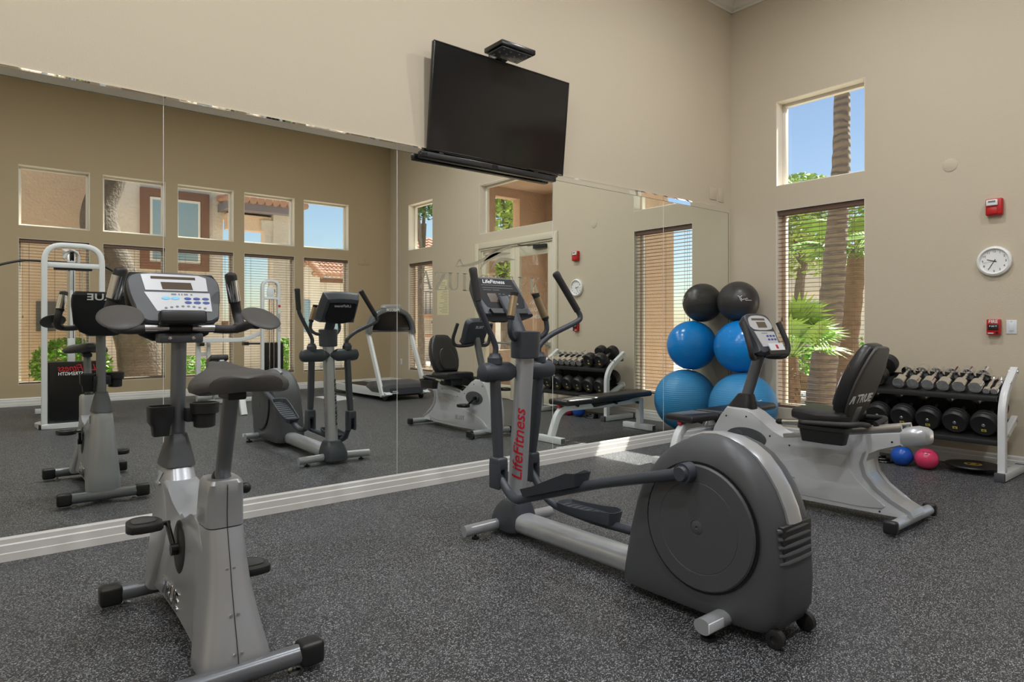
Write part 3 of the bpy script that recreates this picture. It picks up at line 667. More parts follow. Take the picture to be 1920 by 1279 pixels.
pts = [(xc, -1.9935, 0.07), (xc, -1.987, 0.11), (xc, -1.967, 0.17), (xc, -1.9415, 0.24), (xc, -1.9165, 0.32), (xc, -1.8965, 0.40), (xc, -1.879, 0.46), (xc, -1.866, 0.505), (xc, -1.8625, 0.56), (xc, -1.8665, 0.62), (xc, -1.868, 0.655)]
tube(bm, pts, 0.0012, 6); obj('seam', bm, M['black'], UB)
# front body: slim shell that carries the mast
bm = B(); loft(bm, slices([(0.075, xc, -1.04, 0.102, 0.075), (0.10, xc, -1.045, 0.104, 0.085), (0.18, xc, -1.075, 0.100, 0.115), (0.28, xc, -1.12, 0.094, 0.155), (0.38, xc, -1.15, 0.086, 0.175), (0.46, xc, -1.145, 0.078, 0.155), (0.54, xc, -1.125, 0.068, 0.118), (0.60, xc, -1.115, 0.060, 0.095), (0.615, xc, -1.115, 0.052, 0.085)], 36, 3.2)); obj('front_shell', bm, M['silver'], UB)
obj('raised_letter', txt('Z', 0.075, (xc-0.0705, -1.125, 0.555), (0, -1, 0), (0.13, 0, 1), 0.003, 0.25, bold=0.002, xs=1.2), M['silver_light'], UB)
# side shells joining front and rear, with the arch underneath
side = smooth2d([(-1.03, 0.14), (-1.01, 0.30), (-1.06, 0.47), (-1.20, 0.56), (-1.36, 0.50), (-1.52, 0.475), (-1.66, 0.52), (-1.76, 0.50), (-1.82, 0.36), (-1.86, 0.18), (-1.90, 0.09), (-1.80, 0.085), (-1.66, 0.10), (-1.50, 0.11), (-1.33, 0.11), (-1.20, 0.105), (-1.10, 0.10)], 4)
bm = B(); prism(bm, side, 'yz', xc-0.066, xc+0.066, 0.018, 3)
for v in bm.verts:
    k_ = max(0.0, min(1.0, (0.30-v.co.z)/0.2)); v.co.x = xc+(v.co.x-xc)*(1+0.28*k_)
obj('side_shell', bm, M['silver'], UB)
for s in (-1, 1):
    bm = B(); lathe(bm, [(0.105, 0.0), (0.105, 0.006), (0.09, 0.012), (0.0, 0.013)], Matrix.Translation((xc+s*0.0655, -1.50, 0.355)) @ RY(s*PI/2).to_4x4() @ Matrix.Diagonal((1.0, 0.82, 1, 1)), 32); cv = obj('crank_cover', bm, M['black'], UB)
    d_ = V(0, 0.10*(1 if s < 0 else -1), 0.12*(1 if s < 0 else -1))
    c0 = V(xc+s*0.09, -1.50, 0.355); c1 = c0+d_
    c1 = V(xc+s*0.098, -1.50+(0.075 if s < 0 else -0.065), 0.355+(0.085 if s < 0 else -0.115))
    bm = B(); cyl(bm, (xc+s*0.07, -1.50, 0.355), (xc+s*0.102, -1.50, 0.355), 0.022, 16); tube(bm, [c0, c1], 0.015, 10, ry=0.009, ref=(1, 0, 0)); cyl(bm, c1-V(s*0.01, 0, 0), c1+V(s*0.08, 0, 0), 0.008, 10)
    obj('crank_arm', bm, M['satin_black'], UB)
    pedal(UB, (xc+s*0.178, c1.y, c1.z+0.01))
    obj('raised_logo', txt('TRUE', 0.095, (xc+s*0.0835, -1.40, 0.158), (0, s, 0), (-s*0.09, 0, 1), 0.004, 0.2, bold=0.001, xs=1.15), M['chrome'], UB)
bm = B(); box(bm, xc-0.02, xc+0.02, -1.98, -1.02, 0.055, 0.10, 0.006); obj('frame_spine', bm, M['grey_metal'], UB)
foot_bar(UB, xc-0.285, xc+0.285, -1.985, 0.055, 0.034, M['grey_metal'], 0.085)
foot_bar(UB, xc-0.27, xc+0.27, -0.985, 0.055, 0.034, M['grey_metal'], 0.085)
# seat post, saddle
bm = B(); cyl(bm, (xc, -1.785, 0.62), (xc, -1.925, 1.0), 0.026, 20); obj('seat_post', bm, M['grey_metal'], UB)
bm = B(); lathe(bm, [(0.032, 0), (0.032, 0.02), (0.028, 0.03)], TM((xc, -1.787, 0.655), RX(0.35)), 20); obj('post_collar', bm, M['black'], UB)
bm = B(); cyl(bm, (xc+0.05, -1.73, 0.60), (xc+0.10, -1.72, 0.60), 0.008, 10); ball(bm, (xc+0.105, -1.72, 0.60), 0.02, u=14, v=10); obj('seat_knob', bm, M['black'], UB)
secs = []
for y, w, zt, th in ((-2.085, 0.060, 1.042, 0.016), (-2.078, 0.115, 1.05, 0.030), (-2.04, 0.150, 1.058, 0.036), (-1.98, 0.153, 1.06, 0.036), (-1.91, 0.128, 1.06, 0.036), (-1.85, 0.082, 1.064, 0.034), (-1.80, 0.052, 1.074, 0.034), (-1.745, 0.040, 1.082, 0.032), (-1.72, 0.024, 1.076, 0.02)):
    n = 20; ring = []
    for k in range(n):
        t = 2*PI*k/n; c_, s_ = math.cos(t), math.sin(t)
        u = w*math.copysign(abs(c_)**0.6, c_); v = th*math.copysign(abs(s_)**0.75, s_)
        dip = 0.010*math.exp(-(u/0.03)**2) if s_ > 0 else 0
        ring.append(V(xc+u, y, zt-th+v-dip-0.12*u*u/0.13))
    secs.append(ring)
bm = B(); loft(bm, secs); obj('saddle', bm, M['pad'], UB)
bm = B(); box(bm, xc-0.03, xc+0.03, -1.98, -1.86, 0.955, 0.985, 0.006); obj('saddle_clamp', bm, M['black'], UB)
# mast, boot, cup holders
bm = B(); loft(bm, slices([(0.606, xc, -1.115, 0.066, 0.098), (0.64, xc, -1.117, 0.060, 0.086), (0.70, xc, -1.123, 0.046, 0.058), (0.738, xc, -1.127, 0.037, 0.042), (0.742, xc, -1.127, 0.033, 0.037)], 24, 4)); obj('mast_boot', bm, M['charcoal'], UB)
bm = B(); cyl(bm, (xc, -1.126, 0.70), (xc, -1.165, 1.17), 0.030, 20); obj('mast', bm, M['grey_metal'], UB)
bm = B(); lathe(bm, [(0.036, 0), (0.043, 0.004), (0.045, 0.055), (0.056, 0.062), (0.058, 0.105), (0.050, 0.107), (0.040, 0.06), (0.036, 0.012)], TM((xc+0.092, -1.20, 0.765)), 28, caps=False); lathe(bm, [(0.0365, 0.0), (0.0365, 0.012)], TM((xc+0.092, -1.20, 0.765)), 28); box(bm, xc+0.02, xc+0.06, -1.20, -1.13, 0.79, 0.85, 0.006); obj('cup_holder', bm, M['black'], UB)
bm = B(); loft(bm, [sup((xc-0.075, -1.185, z), w, d, 'z', 20, 6) for z, w, d in ((0.742, 0.030, 0.030), (0.78, 0.034, 0.034), (0.80, 0.046, 0.046), (0.865, 0.048, 0.048), (0.866, 0.042, 0.042), (0.80, 0.036, 0.036))]); box(bm, xc-0.05, xc-0.02, -1.18, -1.12, 0.79, 0.85, 0.005); obj('accessory_tray', bm, M['black'], UB)
# handlebar: cross bar, elbow pads, upright grips
bm = B(); box(bm, xc-0.085, xc+0.085, -1.215, -1.125, 1.128, 1.168, 0.008); hb = obj('bar_bracket', bm, M['charcoal'], UB)
bm = B()
for s in (-1, 1): lathe(bm, [(0.008, 0), (0.008, 0.005), (0.004, 0.007)], TM((xc+s*0.045, -1.214, 1.148), RX(PI/2)), 10)
obj('bracket_bolts', bm, M['chrome'], hb, kind='stuff')
bm = B(); cyl(bm, (xc-0.165, -1.185, 1.187), (xc+0.165, -1.185, 1.187), 0.016, 16); obj('cross_bar', bm, M['foam'], UB)
for s in (-1, 1):
    bm = B(); cyl(bm, (xc+s*0.045, -1.186, 1.190), (xc+s*0.135, -1.186, 1.190), 0.0175, 18); obj('sensor_plate', bm, M['steel'], UB, 'brushed metal pulse sensor')
    bm = B(); tube(bm, catmull([(xc+s*0.135, -1.185, 1.187), (xc+s*0.19, -1.19, 1.184), (xc+s*0.235, -1.215, 1.190), (xc+s*0.25, -1.30, 1.205), (xc+s*0.25, -1.40, 1.205)], 6), 0.019, 14); obj('elbow_bar', bm, M['foam'], UB)
    bm = B(); tube(bm, catmull([(xc+s*0.222, -1.20, 1.187), (xc+s*0.248, -1.165, 1.205), (xc+s*0.252, -1.12, 1.25), (xc+s*0.238, -1.13, 1.31)], 6), 0.0215, 14); obj('grip_neck', bm, M['foam'], UB)
    bm = B(); tube(bm, [(xc+s*0.2385, -1.128, 1.305), (xc+s*0.214, -1.150, 1.425), (xc+s*0.2125, -1.1515, 1.433), (xc+s*0.212, -1.152, 1.438)], [0.026, 0.026, 0.021, 0.010], 16); g = obj('hand_grip', bm, M['black'], UB)
    bm = B(); tube(bm, [(xc+s*0.2375, -1.129, 1.312), (xc+s*0.219, -1.1455, 1.405)], 0.0268, 20); obj('sensor_plate', bm, M['chrome'], g, 'chrome pulse sensor')
    bm = B(); ball(bm, (0, 0, 0), 0.078, 0.098, 0.016, 28, 14); bmesh.ops.transform(bm, matrix=TM((xc+s*0.256, -1.43, 1.232), RX(0.48) @ RY(s*0.10)), verts=bm.verts); obj('elbow_pad', bm, M['pad'], UB)
# console: dark hood, silver face with display windows and buttons
CB = V(xc, -1.195, 1.215); ct = math.atan2(0.155, 0.215); RCn = RX(-(PI/2-math.atan2(0.215, 0.155)))  # leans back towards the mirror
cu_ = V(0, 0.155, 0.215).normalized(); cn_ = V(0, -0.215, 0.155).normalized()    # up the face / out of the face
def cpt(a, b_, d=0.0): return CB+V(1, 0, 0)*a+cu_*b_+cn_*d
def cpoly(bm, pts, d0, d1):
    A = [bm.verts.new(cpt(a, b_, d0)) for a, b_ in pts]; C = [bm.verts.new(cpt(a, b_, d1)) for a, b_ in pts]; n = len(pts)
    bm.faces.new(A[::-1]); bm.faces.new(C)
    for k in range(n): bm.faces.new((A[k], A[(k+1) % n], C[(k+1) % n], C[k]))
    return bm
hood = [(-0.125, 0.0), (0.125, 0.0), (0.165, 0.08), (0.182, 0.18), (0.172, 0.235), (0.12, 0.258), (0.0, 0.266), (-0.12, 0.258), (-0.172, 0.235), (-0.182, 0.18), (-0.165, 0.08)]
bm = B(); loft(bm, [[cpt(a*f, 0.13+(b_-0.13)*f, d) for a, b_ in smooth2d(hood, 3)] for d, f in ((-0.075, 0.62), (-0.06, 0.86), (-0.02, 1.0), (0.004, 1.0), (0.010, 0.97))]); con = obj('console', bm, M['charcoal'], UB)
bm = B(); cpoly(bm, [(-0.128, 0.245), (-0.118, 0.160), (0.128, 0.160), (0.130, 0.235), (0.10, 0.248), (-0.09, 0.250)], 0.009, 0.0125); f1 = obj('display_bezel', bm, M['silver_light'], con)
bm = B(); cpoly(bm, [(-0.092, 0.222), (0.085, 0.222), (0.085, 0.236), (-0.092, 0.236)], 0.0122, 0.0135); obj('display_window', bm, M['lcd'], f1)
bm = B(); cpoly(bm, [(-0.052, 0.166), (0.068, 0.166), (0.064, 0.205), (-0.056, 0.205)], 0.0122, 0.0135); obj('display_window', bm, M['lcd'], f1)
bm = B(); cpoly(bm, [(-0.124, 0.150), (-0.085, 0.05), (0.130, 0.05), (0.134, 0.150)], 0.009, 0.012); f2 = obj('keypad', bm, M['silver_light'], con)
def button(par, a, b_, ra, rb, mt, nm='button'):
    bm = B(); cpoly(bm, [(a+ra*math.cos(2*PI*k/14), b_+rb*math.sin(2*PI*k/14)) for k in range(14)], 0.0115, 0.0135); obj(nm, bm, mt, par)
for a in (-0.045, -0.008): button(f2, a, 0.118, 0.017, 0.008, M['cyan_btn'])
for a in (0.040, 0.076, 0.112):
    for b_ in (0.117, 0.096): button(f2, a, b_, 0.0145, 0.007, M['blue_btn'])
for k in range(8): button(f2, -0.05+0.022*k, 0.066+0.010*math.sin(PI*k/7), 0.006, 0.0045, M['grey_print'])
bm = B()
for a0, a1 in ((-0.022, -0.002), (0.006, 0.012), (0.017, 0.023), (0.028, 0.044), (0.054, 0.062)): cpoly(bm, [(a0, 0.135), (a1, 0.135), (a1, 0.144), (a0, 0.144)], 0.0118, 0.0124)
obj('model_print', bm, M['grey_print'], f2, kind='stuff')
bm = B(); box(bm, xc-0.09, xc+0.09, -1.262, -1.205, 1.205, 1.262, 0.012, 3, RX(-0.25)); obj('reading_ledge', bm, M['black'], con)
bm = B(); box(bm, xc-0.05, xc+0.05, -1.165, -1.10, 1.14, 1.29, 0.01, 2, RX(-0.35)); obj('console_neck', bm, M['black'], UB)
bm = B(); loft(bm, [sup((xc, y, z), w, d, 'z', 28, 5) for z, y, w, d in ((1.135, -1.075, 0.085, 0.03), (1.16, -1.07, 0.135, 0.04), (1.22, -1.055, 0.172, 0.045), (1.34, -1.035, 0.184, 0.045), (1.405, -1.025, 0.182, 0.04), (1.43, -1.025, 0.165, 0.025))]); rp = obj('rear_housing', bm, M['face_black'], con)
obj('rear_logo', txt('TRUE', 0.062, (xc, -0.9845, 1.392), (-1, 0, 0), (0, 0.15, 1), 0.002, bold=0.001, xs=1.35), M['white_print'], rp)

# ================================================================ ELLIPTICAL (faces the mirror)
EL = thing('elliptical_trainer', 'charcoal and silver elliptical cross trainer facing the mirror', 'elliptical', (-4.25, -2.1, 0))
ex = -4.25
def hrow(z, yf, yr, w): return sup((ex, (yf+yr)/2, z), w, (yf-yr)/2, 'z', 44, 6.5)
prof = [(0.045, -2.215, -2.93, 0.150), (0.06, -2.212, -2.955, 0.156), (0.12, -2.222, -2.985, 0.160), (0.22, -2.242, -2.99, 0.160), (0.32, -2.265, -2.985, 0.160), (0.42, -2.292, -2.972, 0.159), (0.50, -2.322, -2.952, 0.157), (0.57, -2.366, -2.920, 0.153), (0.63, -2.412, -2.880, 0.146), (0.68, -2.465, -2.835, 0.134), (0.715, -2.52, -2.785, 0.116), (0.738, -2.575, -2.73, 0.09), (0.748, -2.615, -2.69, 0.055)]
bm = B(); loft(bm, [hrow(*r) for r in prof]); hs = obj('drive_housing', bm, M['charcoal'], EL, sharp=0.7)
# light strip along top and back
def prof_at(k): return prof[k]
top = [(-2.50, 0.714), (-2.575, 0.742), (-2.65, 0.7515), (-2.72, 0.743), (-2.785, 0.719), (-2.84, 0.684), (-2.886, 0.633), (-2.926, 0.572), (-2.958, 0.50), (-2.974, 0.445)]
secs = []
for i, (y, z) in enumerate(top):
    a = top[max(0, i-1)]; c_ = top[min(len(top)-1, i+1)]; t_ = V(0, c_[0]-a[0], c_[1]-a[1]).normalized(); n_ = V(0, t_.z, -t_.y)
    if n_.z < 0 and n_.y > 0: n_ = -n_
    n_ = V(0, -abs(n_.y) if y < -2.65 else abs(n_.y), abs(n_.z))
    w = 0.012+0.036*min(1, i/3.0); p0 = V(ex, y, z)
    secs.append([p0+V(-w, 0, 0)-n_*0.02, p0+V(w, 0, 0)-n_*0.02, p0+V(w, 0, 0)+n_*0.002, p0+V(w*0.5, 0, 0)+n_*0.008, p0+V(-w*0.5, 0, 0)+n_*0.008, p0+V(-w, 0, 0)+n_*0.002])
bm = B(); loft(bm, secs); obj('top_strip', bm, M['silver'], EL)
for k in range(5):
    z = 0.435-k*0.030; bm = B(); yb = -2.974-0.002*k
    tube(bm, catmull([(ex-0.118, yb+0.012, z), (ex-0.09, yb+0.001, z), (ex, yb-0.003, z), (ex+0.09, yb+0.001, z), (ex+0.118, yb+0.012, z)], 4), 0.009, 8); obj('vent_rib', bm, M['charcoal'], EL)
bm = B(); box(bm, ex-0.105, ex+0.105, -2.982, -2.95, 0.29, 0.452, 0.004); obj('vent_recess', bm, M['black'], EL)
for s in (-1, 1):
    R2 = Matrix(((0, 0, s), (0, 1, 0), (-s, 0, 0)))
    bm = B(); lathe(bm, [(0.262, 0), (0.262, 0.004), (0.250, 0.0045)], TM((ex+s*0.1595, -2.655, 0.39), R2), 56, caps=False); obj('disc_groove', bm, M['satin_black'], EL)
    bm = B(); lathe(bm, [(0.252, -0.01), (0.252, 0.010), (0.246, 0.016), (0.185, 0.018), (0.183, 0.0165), (0.181, 0.018), (0.03, 0.020), (0.029, 0.018), (0.026, 0.020), (0.006, 0.021), (0.004, 0.018), (0.0, 0.018)], TM((ex+s*0.1595, -2.655, 0.39), R2), 56); obj('crank_disc', bm, M['slate'] if False else M['charcoal'], EL)
    py, pz = (-2.615, 0.606) if s < 0 else (-2.695, 0.174)
    xr = ex+s*0.205
    bm = B(); cyl(bm, (ex+s*0.165, py, pz), (xr+s*0.018, py, pz), 0.041, 22); cyl(bm, (xr+s*0.016, py, pz), (xr+s*0.034, py, pz), 0.033, 22, 0.027); obj('crank_hub', bm, M['slate'], EL)
    xf = ex+s*0.165
    if s < 0: path = [(xr, py, pz), (xr, -2.15, 0.478), (xr+0.005, -1.75, 0.345), (xr+0.02, -1.53, 0.268), (xf-0.005, -1.45, 0.282), (xf, -1.345, 0.365)]
    else: path = [(xr, py, pz), (xr, -2.2, 0.150), (xr-0.005, -1.75, 0.135), (xr-0.02, -1.45, 0.155), (xf+0.005, -1.36, 0.195), (xf, -1.235, 0.335)]
    bm = B(); tube(bm, fillet(path, 0.09, 6), 0.024, 16); obj('pedal_rail', bm, M['slate'], EL)
    # foot tray with raised rim
    y0, y1 = (-1.63, -2.06) if s < 0 else (-1.46, -1.90)
    zf, zb = (0.335, 0.478) if s < 0 else (0.172, 0.172)
    def tp(u, w, h): 
        y = y0+(y1-y0)*u; z = zf+(zb-zf)*u; return V(xr+s*0.0+w, y, z+h)
    half = [(0.0, 0.0), (0.005, 0.035), (0.05, 0.062), (0.3, 0.074), (0.6, 0.078), (0.85, 0.072), (0.96, 0.055), (1.0, 0.025)]
    ring_o = half+[(u, -w) for u, w in half[:0:-1]]
    def rim(u): return 0.022+0.030*math.exp(-((u-0.78)/0.22)**2) if s < 0 else 0.022+0.024*math.exp(-((u-0.9)/0.3)**2)
    bm = B()
    lo = [bm.verts.new(tp(0.03+u*0.94, w*0.80, -0.024)) for u, w in ring_o]; ot = [bm.verts.new(tp(u, w, rim(u))) for u, w in ring_o]
    it = [bm.verts.new(tp(0.02+u*0.96, w*0.92, rim(u)-0.001)) for u, w in ring_o]; fl = [bm.verts.new(tp(0.04+u*0.92, w*0.86, 0.002)) for u, w in ring_o]
    n = len(ring_o)
    for A_, C_ in ((lo, ot), (ot, it), (it, fl)):
        for k in range(n): bm.faces.new((A_[k], A_[(k+1) % n], C_[(k+1) % n], C_[k]))
    bm.faces.new(lo[::-1]); bm.faces.new(fl); pd = obj('foot_tray', bm, M['slate'], EL)
    bm = B()
    for q in range(9):
        u = 0.12+q*0.095; a_ = tp(u, -0.055, 0.0035); b2 = tp(u, 0.055, 0.0035); tube(bm, [a_, b2], 0.004, 6)
    obj('tread_ribs', bm, M['slate'], pd, kind='stuff')
    # moving arm: collar, grip tube above, flat lower arm and forked foot
    ax_ = ex+s*0.165; yl, zl = (-1.345, 0.37) if s < 0 else (-1.238, 0.345)
    bm = B(); tube(bm, [(ax_, -1.312, 0.94), (ax_, (-1.312+yl)/2-0.002, 0.64), (ax_, yl, zl+0.06)], [0.024, 0.026, 0.022], 16, ry=[0.030, 0.034, 0.030], ref=(0, 1, 0), p=3); obj('lower_arm', bm, M['slate'], EL)
    bm = B()
    tl_ = math.atan2(yl+1.312, -(zl-0.94))
    box(bm, ax_-0.036, ax_-0.014, yl-0.046, yl+0.046, zl-0.075, zl+0.075, 0.012, 3); box(bm, ax_+0.014, ax_+0.036, yl-0.046, yl+0.046, zl-0.075, zl+0.075, 0.012, 3); box(bm, ax_-0.036, ax_+0.036, yl-0.046, yl+0.046, zl+0.03, zl+0.10, 0.014, 3)
    obj('arm_fork', bm, M['slate'], EL)
    bm = B(); lathe(bm, [(0.0, -0.105), (0.030, -0.102), (0.048, -0.088), (0.055, -0.06), (0.056, 0.09), (0.053, 0.095), (0.053, 0.10), (0.040, 0.125), (0.016, 0.16), (0.0, 0.165)], TM((ax_, -1.312, 0.94), Matrix(((0, 0, -s), (0, 1, 0), (s, 0, 0)))), 26); obj('pivot_housing', bm, M['slate'], EL)
    bm = B(); lathe(bm, [(0.042, 0), (0.042, 0.035), (0.034, 0.045), (0.030, 0.06)], TM((ax_, -1.312, 0.985)), 20); obj('pivot_collar', bm, M['slate'], EL)
    if s < 0: hp = [(ax_, -1.312, 1.03), (ax_+0.002, -1.312, 1.09), (ax_-0.055, -1.312, 1.20), (ax_-0.105, -1.312, 1.30), (ax_-0.118, -1.308, 1.345)]
    else: hp = [(ax_, -1.312, 1.03), (ax_+0.004, -1.312, 1.08), (ax_+0.09, -1.318, 1.145), (ax_+0.28, -1.345, 1.225), (ax_+0.31, -1.345, 1.26), (ax_+0.292, -1.335, 1.30)]
    bm = B(); tube(bm, catmull(hp, 6), 0.0165, 14); obj('arm_tube', bm, M['slate'], EL)
    tip = V(-4.553, -1.29, 1.522) if s < 0 else V(-3.955, -1.312, 1.524)
    st_ = V(*hp[-1]); bm = B()
    d_ = (tip-st_).normalized(); tube(bm, [st_-d_*0.01, st_-d_*0.008, st_+(tip-st_)*0.8, tip-d_*0.012, tip-d_*0.003, tip], [0.015, 0.021, 0.022, 0.024, 0.019, 0.008], 16); obj('foam_grip', bm, M['foam'], EL)
    # fixed pulse handles
    gp = [(ex+s*0.03, -1.345, 1.13), (ex+s*0.10, -1.375, 1.14), (ex+s*0.125, -1.405, 1.18), (ex+s*0.118, -1.41, 1.245)]
    gp = [(ex+s*0.02, -1.34, 1.125), (ex+s*0.095, -1.385, 1.13), (ex+s*0.135, -1.41, 1.17), (ex+s*0.132, -1.41, 1.235)]
    bm = B(); tube(bm, catmull(gp, 6), 0.0145, 14); obj('fixed_handle', bm, M['slate'], EL)
    tip = V(ex+s*0.095, -1.40, 1.385) if s < 0 else V(ex+s*0.058, -1.40, 1.385)
    st_ = V(*gp[-1]); bm = B(); tube(bm, [st_, st_+(tip-st_)*0.03, st_+(tip-st_)*0.95, tip, tip+V(0, 0, 0.002)], [0.018, 0.021, 0.021, 0.024, 0.016], 16); fg = obj('fixed_grip', bm, M['foam'], EL)
    d_ = tip-st_; bm = B(); tube(bm, [st_+d_*0.12+V(0, -0.0, 0), st_+d_*0.86], 0.0218, 18); obj('sensor_plate', bm, M['brass'], fg, 'brass coloured pulse sensor')
# mast
bm = B(); tube(bm, [(ex+0.01, -1.285, 0.10), (ex+0.01, -1.33, 0.62), (ex+0.01, -1.368, 1.04)], [0.054, 0.052, 0.050], 24, ry=[0.058, 0.056, 0.054], ref=(0, 1, 0)); obj('mast', bm, M['silver_metal'], EL)
bm = B(); loft(bm, [sup((ex+0.01, y, z), w, d, 'z', 26, 2.4) for z, y, w, d in ((1.015, -1.366, 0.066, 0.068), (1.02, -1.366, 0.075, 0.078), (1.13, -1.372, 0.079, 0.080), (1.165, -1.374, 0.078, 0.079), (1.17, -1.374, 0.070, 0.070), (1.15, -1.374, 0.066, 0.066))]); obj('mast_head', bm, M['slate'], EL)
lt = txt('LifeFitness', 0.105, (ex-0.0, 0, 0), (0, 0, 1), (0, 1, 0), 0.0006, 0.35, bold=0.0015)
bpy.data.meshes.remove(lt)
# lettering wraps the left side of the mast, reading upward
mdir = V(0, -0.083, 0.94).normalized()
lt = txt('LifeFitness', 0.098, V(ex+0.01-0.0420, -1.3215-0.038, 0.52), mdir, V(-0.66, 0.75, 0).normalized(), 0.0, 0.35, bold=0.0012)
lt = refine(lt)
for v in lt.vertices:
    zz = v.co.z; cy = -1.285-(zz-0.10)*(0.083/0.94); dx = v.co.x-(ex+0.01); dy = v.co.y-cy; tz = (zz-0.10)/0.94; L = math.sqrt((dx/(0.054-0.004*tz))**2+(dy/(0.058-0.004*tz))**2)
    k = 1.03/L; v.co.x = ex+0.01+dx*k; v.co.y = cy+dy*k
obj('brand_lettering', lt, M['red_print'], EL)
lt = refine(txt('LifeFitness', 0.098, V(ex+0.01+0.0420, -1.3215+0.038, 0.52), mdir, V(0.66, -0.75, 0).normalized(), 0.0, 0.35, bold=0.0012))
for v in lt.vertices:
    zz = v.co.z; cy = -1.285-(zz-0.10)*(0.083/0.94); dx = v.co.x-(ex+0.01); dy = v.co.y-cy; tz = (zz-0.10)/0.94; L = math.sqrt((dx/(0.054-0.004*tz))**2+(dy/(0.058-0.004*tz))**2)
    k = 1.03/L; v.co.x = ex+0.01+dx*k; v.co.y = cy+dy*k
obj('brand_lettering', lt, M['black_print'], EL)
# base
bm = B(); loft(bm, [sup((ex+0.01, y, z), w, d, 'z', 28, 4) for z, y, w, d in ((0.022, -1.26, 0.098, 0.115), (0.03, -1.26, 0.104, 0.12), (0.09, -1.265, 0.104, 0.118), (0.15, -1.275, 0.086, 0.098), (0.185, -1.285, 0.068, 0.075), (0.19, -1.285, 0.06, 0.066))]); obj('base_cover', bm, M['slate'], EL)
bm = B(); tube(bm, [(ex+0.005, -1.33, 0.075), (ex, -2.30, 0.085)], 0.072, 24, ry=0.055, p=2.6); obj('main_beam', bm, M['silver_metal'], EL)
for s in (-1, 1):
    bm = B(); tube(bm, [(ex+0.01+s*0.09, -1.235, 0.058), (ex+0.01+s*0.325, -1.225, 0.052)], 0.032, 18, ry=0.027, ref=(0, 1, 0)); f_ = obj('front_foot', bm, M['silver_metal'], EL)
    bm = B(); lathe(bm, [(0.022, 0), (0.022, 0.012), (0.008, 0.016), (0.008, 0.035)], TM((ex+0.01+s*0.25, -1.23, 0)), 14); obj('levelling_foot', bm, M['black'], f_)
    bm = B(); tube(bm, [(ex+s*0.10, -2.76, 0.062), (ex+s*0.285, -2.755, 0.058)], 0.040, 18, ry=0.030, ref=(0, 0, 1)); f_ = obj('rear_foot', bm, M['silver_metal'], EL)
    bm = B(); lathe(bm, [(0.03, 0), (0.03, 0.014), (0.01, 0.018), (0.01, 0.04)], TM((ex+s*0.245, -2.755, 0)), 14); obj('levelling_foot', bm, M['black'], f_)
    bm = B(); lathe(bm, [(0.0, -0.016), (0.026, -0.016), (0.036, -0.012), (0.036, 0.012), (0.026, 0.016), (0.014, 0.016), (0.012, 0.010), (0.0, 0.010)], TM((ex+s*0.115, -2.955, 0.037), RY(PI/2*s)), 24); obj('transport_wheel', bm, M['rubber'], EL)
bm = B(); box(bm, ex-0.30, ex-0.205, -2.797, -2.791, 0.05, 0.085, 0.001); obj('spec_sticker', bm, M['switch'], EL, 'white printed sticker')
# console
ec = V(ex, -1.235, 1.245); eu = V(0, 0.165, 0.235).normalized(); en = V(0, -0.235, 0.165).normalized()
def ept(a, b_, d=0.0): return ec+V(1, 0, 0)*a+eu*b_+en*d
def epoly(bm, pts, d0, d1):
    A = [bm.verts.new(ept(a, b_, d0)) for a, b_ in pts]; C = [bm.verts.new(ept(a, b_, d1)) for a, b_ in pts]; n = len(pts)
    bm.faces.new(A[::-1]); bm.faces.new(C)
    for k in range(n): bm.faces.new((A[k], A[(k+1) % n], C[(k+1) % n], C[k]))
    return bm
outl = smooth2d([(-0.155, 0.012), (0.155, 0.012), (0.175, 0.04), (0.165, 0.26), (0.14, 0.285), (0, 0.295), (-0.14, 0.285), (-0.165, 0.26), (-0.175, 0.04)], 4)
bm = B(); loft(bm, [[ept(a*f, 0.15+(b_-0.15)*f, d) for a, b_ in outl] for d, f in ((-0.085, 0.70), (-0.072, 0.86), (-0.02, 0.97), (0.0, 1.0), (0.012, 0.99), (0.018, 0.95))]); con = obj('console', bm, M['slate'], EL)
bm = B(); epoly(bm, smooth2d([(-0.14, 0.065), (0.14, 0.065), (0.132, 0.262), (0.11, 0.275), (-0.11, 0.275), (-0.132, 0.262)], 3), 0.0175, 0.0195); fp = obj('control_face', bm, M['face_black'], con)
bm = B(); epoly(bm, [(-0.13, 0.012), (0.13, 0.012), (0.14, 0.045), (-0.14, 0.045)], 0.017, 0.034); obj('reading_ledge', bm, M['black'], con)
obj('brand_lettering', txt('LifeFitness', 0.040, ept(-0.02, 0.253, 0.0198), (1, 0, 0), eu, 0.0004, 0.3, bold=0.0003), M['white_print'], fp)
bm = B()
for a0, a1, b_ in ((-0.12, 0.11, 0.226), (-0.12, 0.11, 0.206), (-0.12, -0.06, 0.19), (-0.05, 0.0, 0.19)): epoly(bm, [(a0, b_), (a1, b_), (a1, b_+0.0025), (a0, b_+0.0025)], 0.0194, 0.0199)
for q in range(5):
    for w in range(2): epoly(bm, [(-0.02+w*0.03, 0.16-q*0.016), (-0.002+w*0.03, 0.16-q*0.016), (-0.002+w*0.03, 0.163-q*0.016), (-0.02+w*0.03, 0.163-q*0.016)], 0.0194, 0.0199)
obj('panel_print', bm, M['grey_print'], fp, kind='stuff')
bm = B(); epoly(bm, [(-0.105, 0.10), (-0.04, 0.10), (-0.04, 0.165), (-0.105, 0.165)], 0.0193, 0.0205); obj('display_window', bm, M['lcd'], fp)
for k in range(6):
    bm = B(); a, b_ = 0.06+0.03*(k % 2), 0.09+0.03*(k//2); epoly(bm, [(a+0.009*math.cos(2*PI*q/12), b_+0.008*math.sin(2*PI*q/12)) for q in range(12)], 0.0193, 0.021); obj('button', bm, M['grey_print'] if k else M['red_print'], fp)
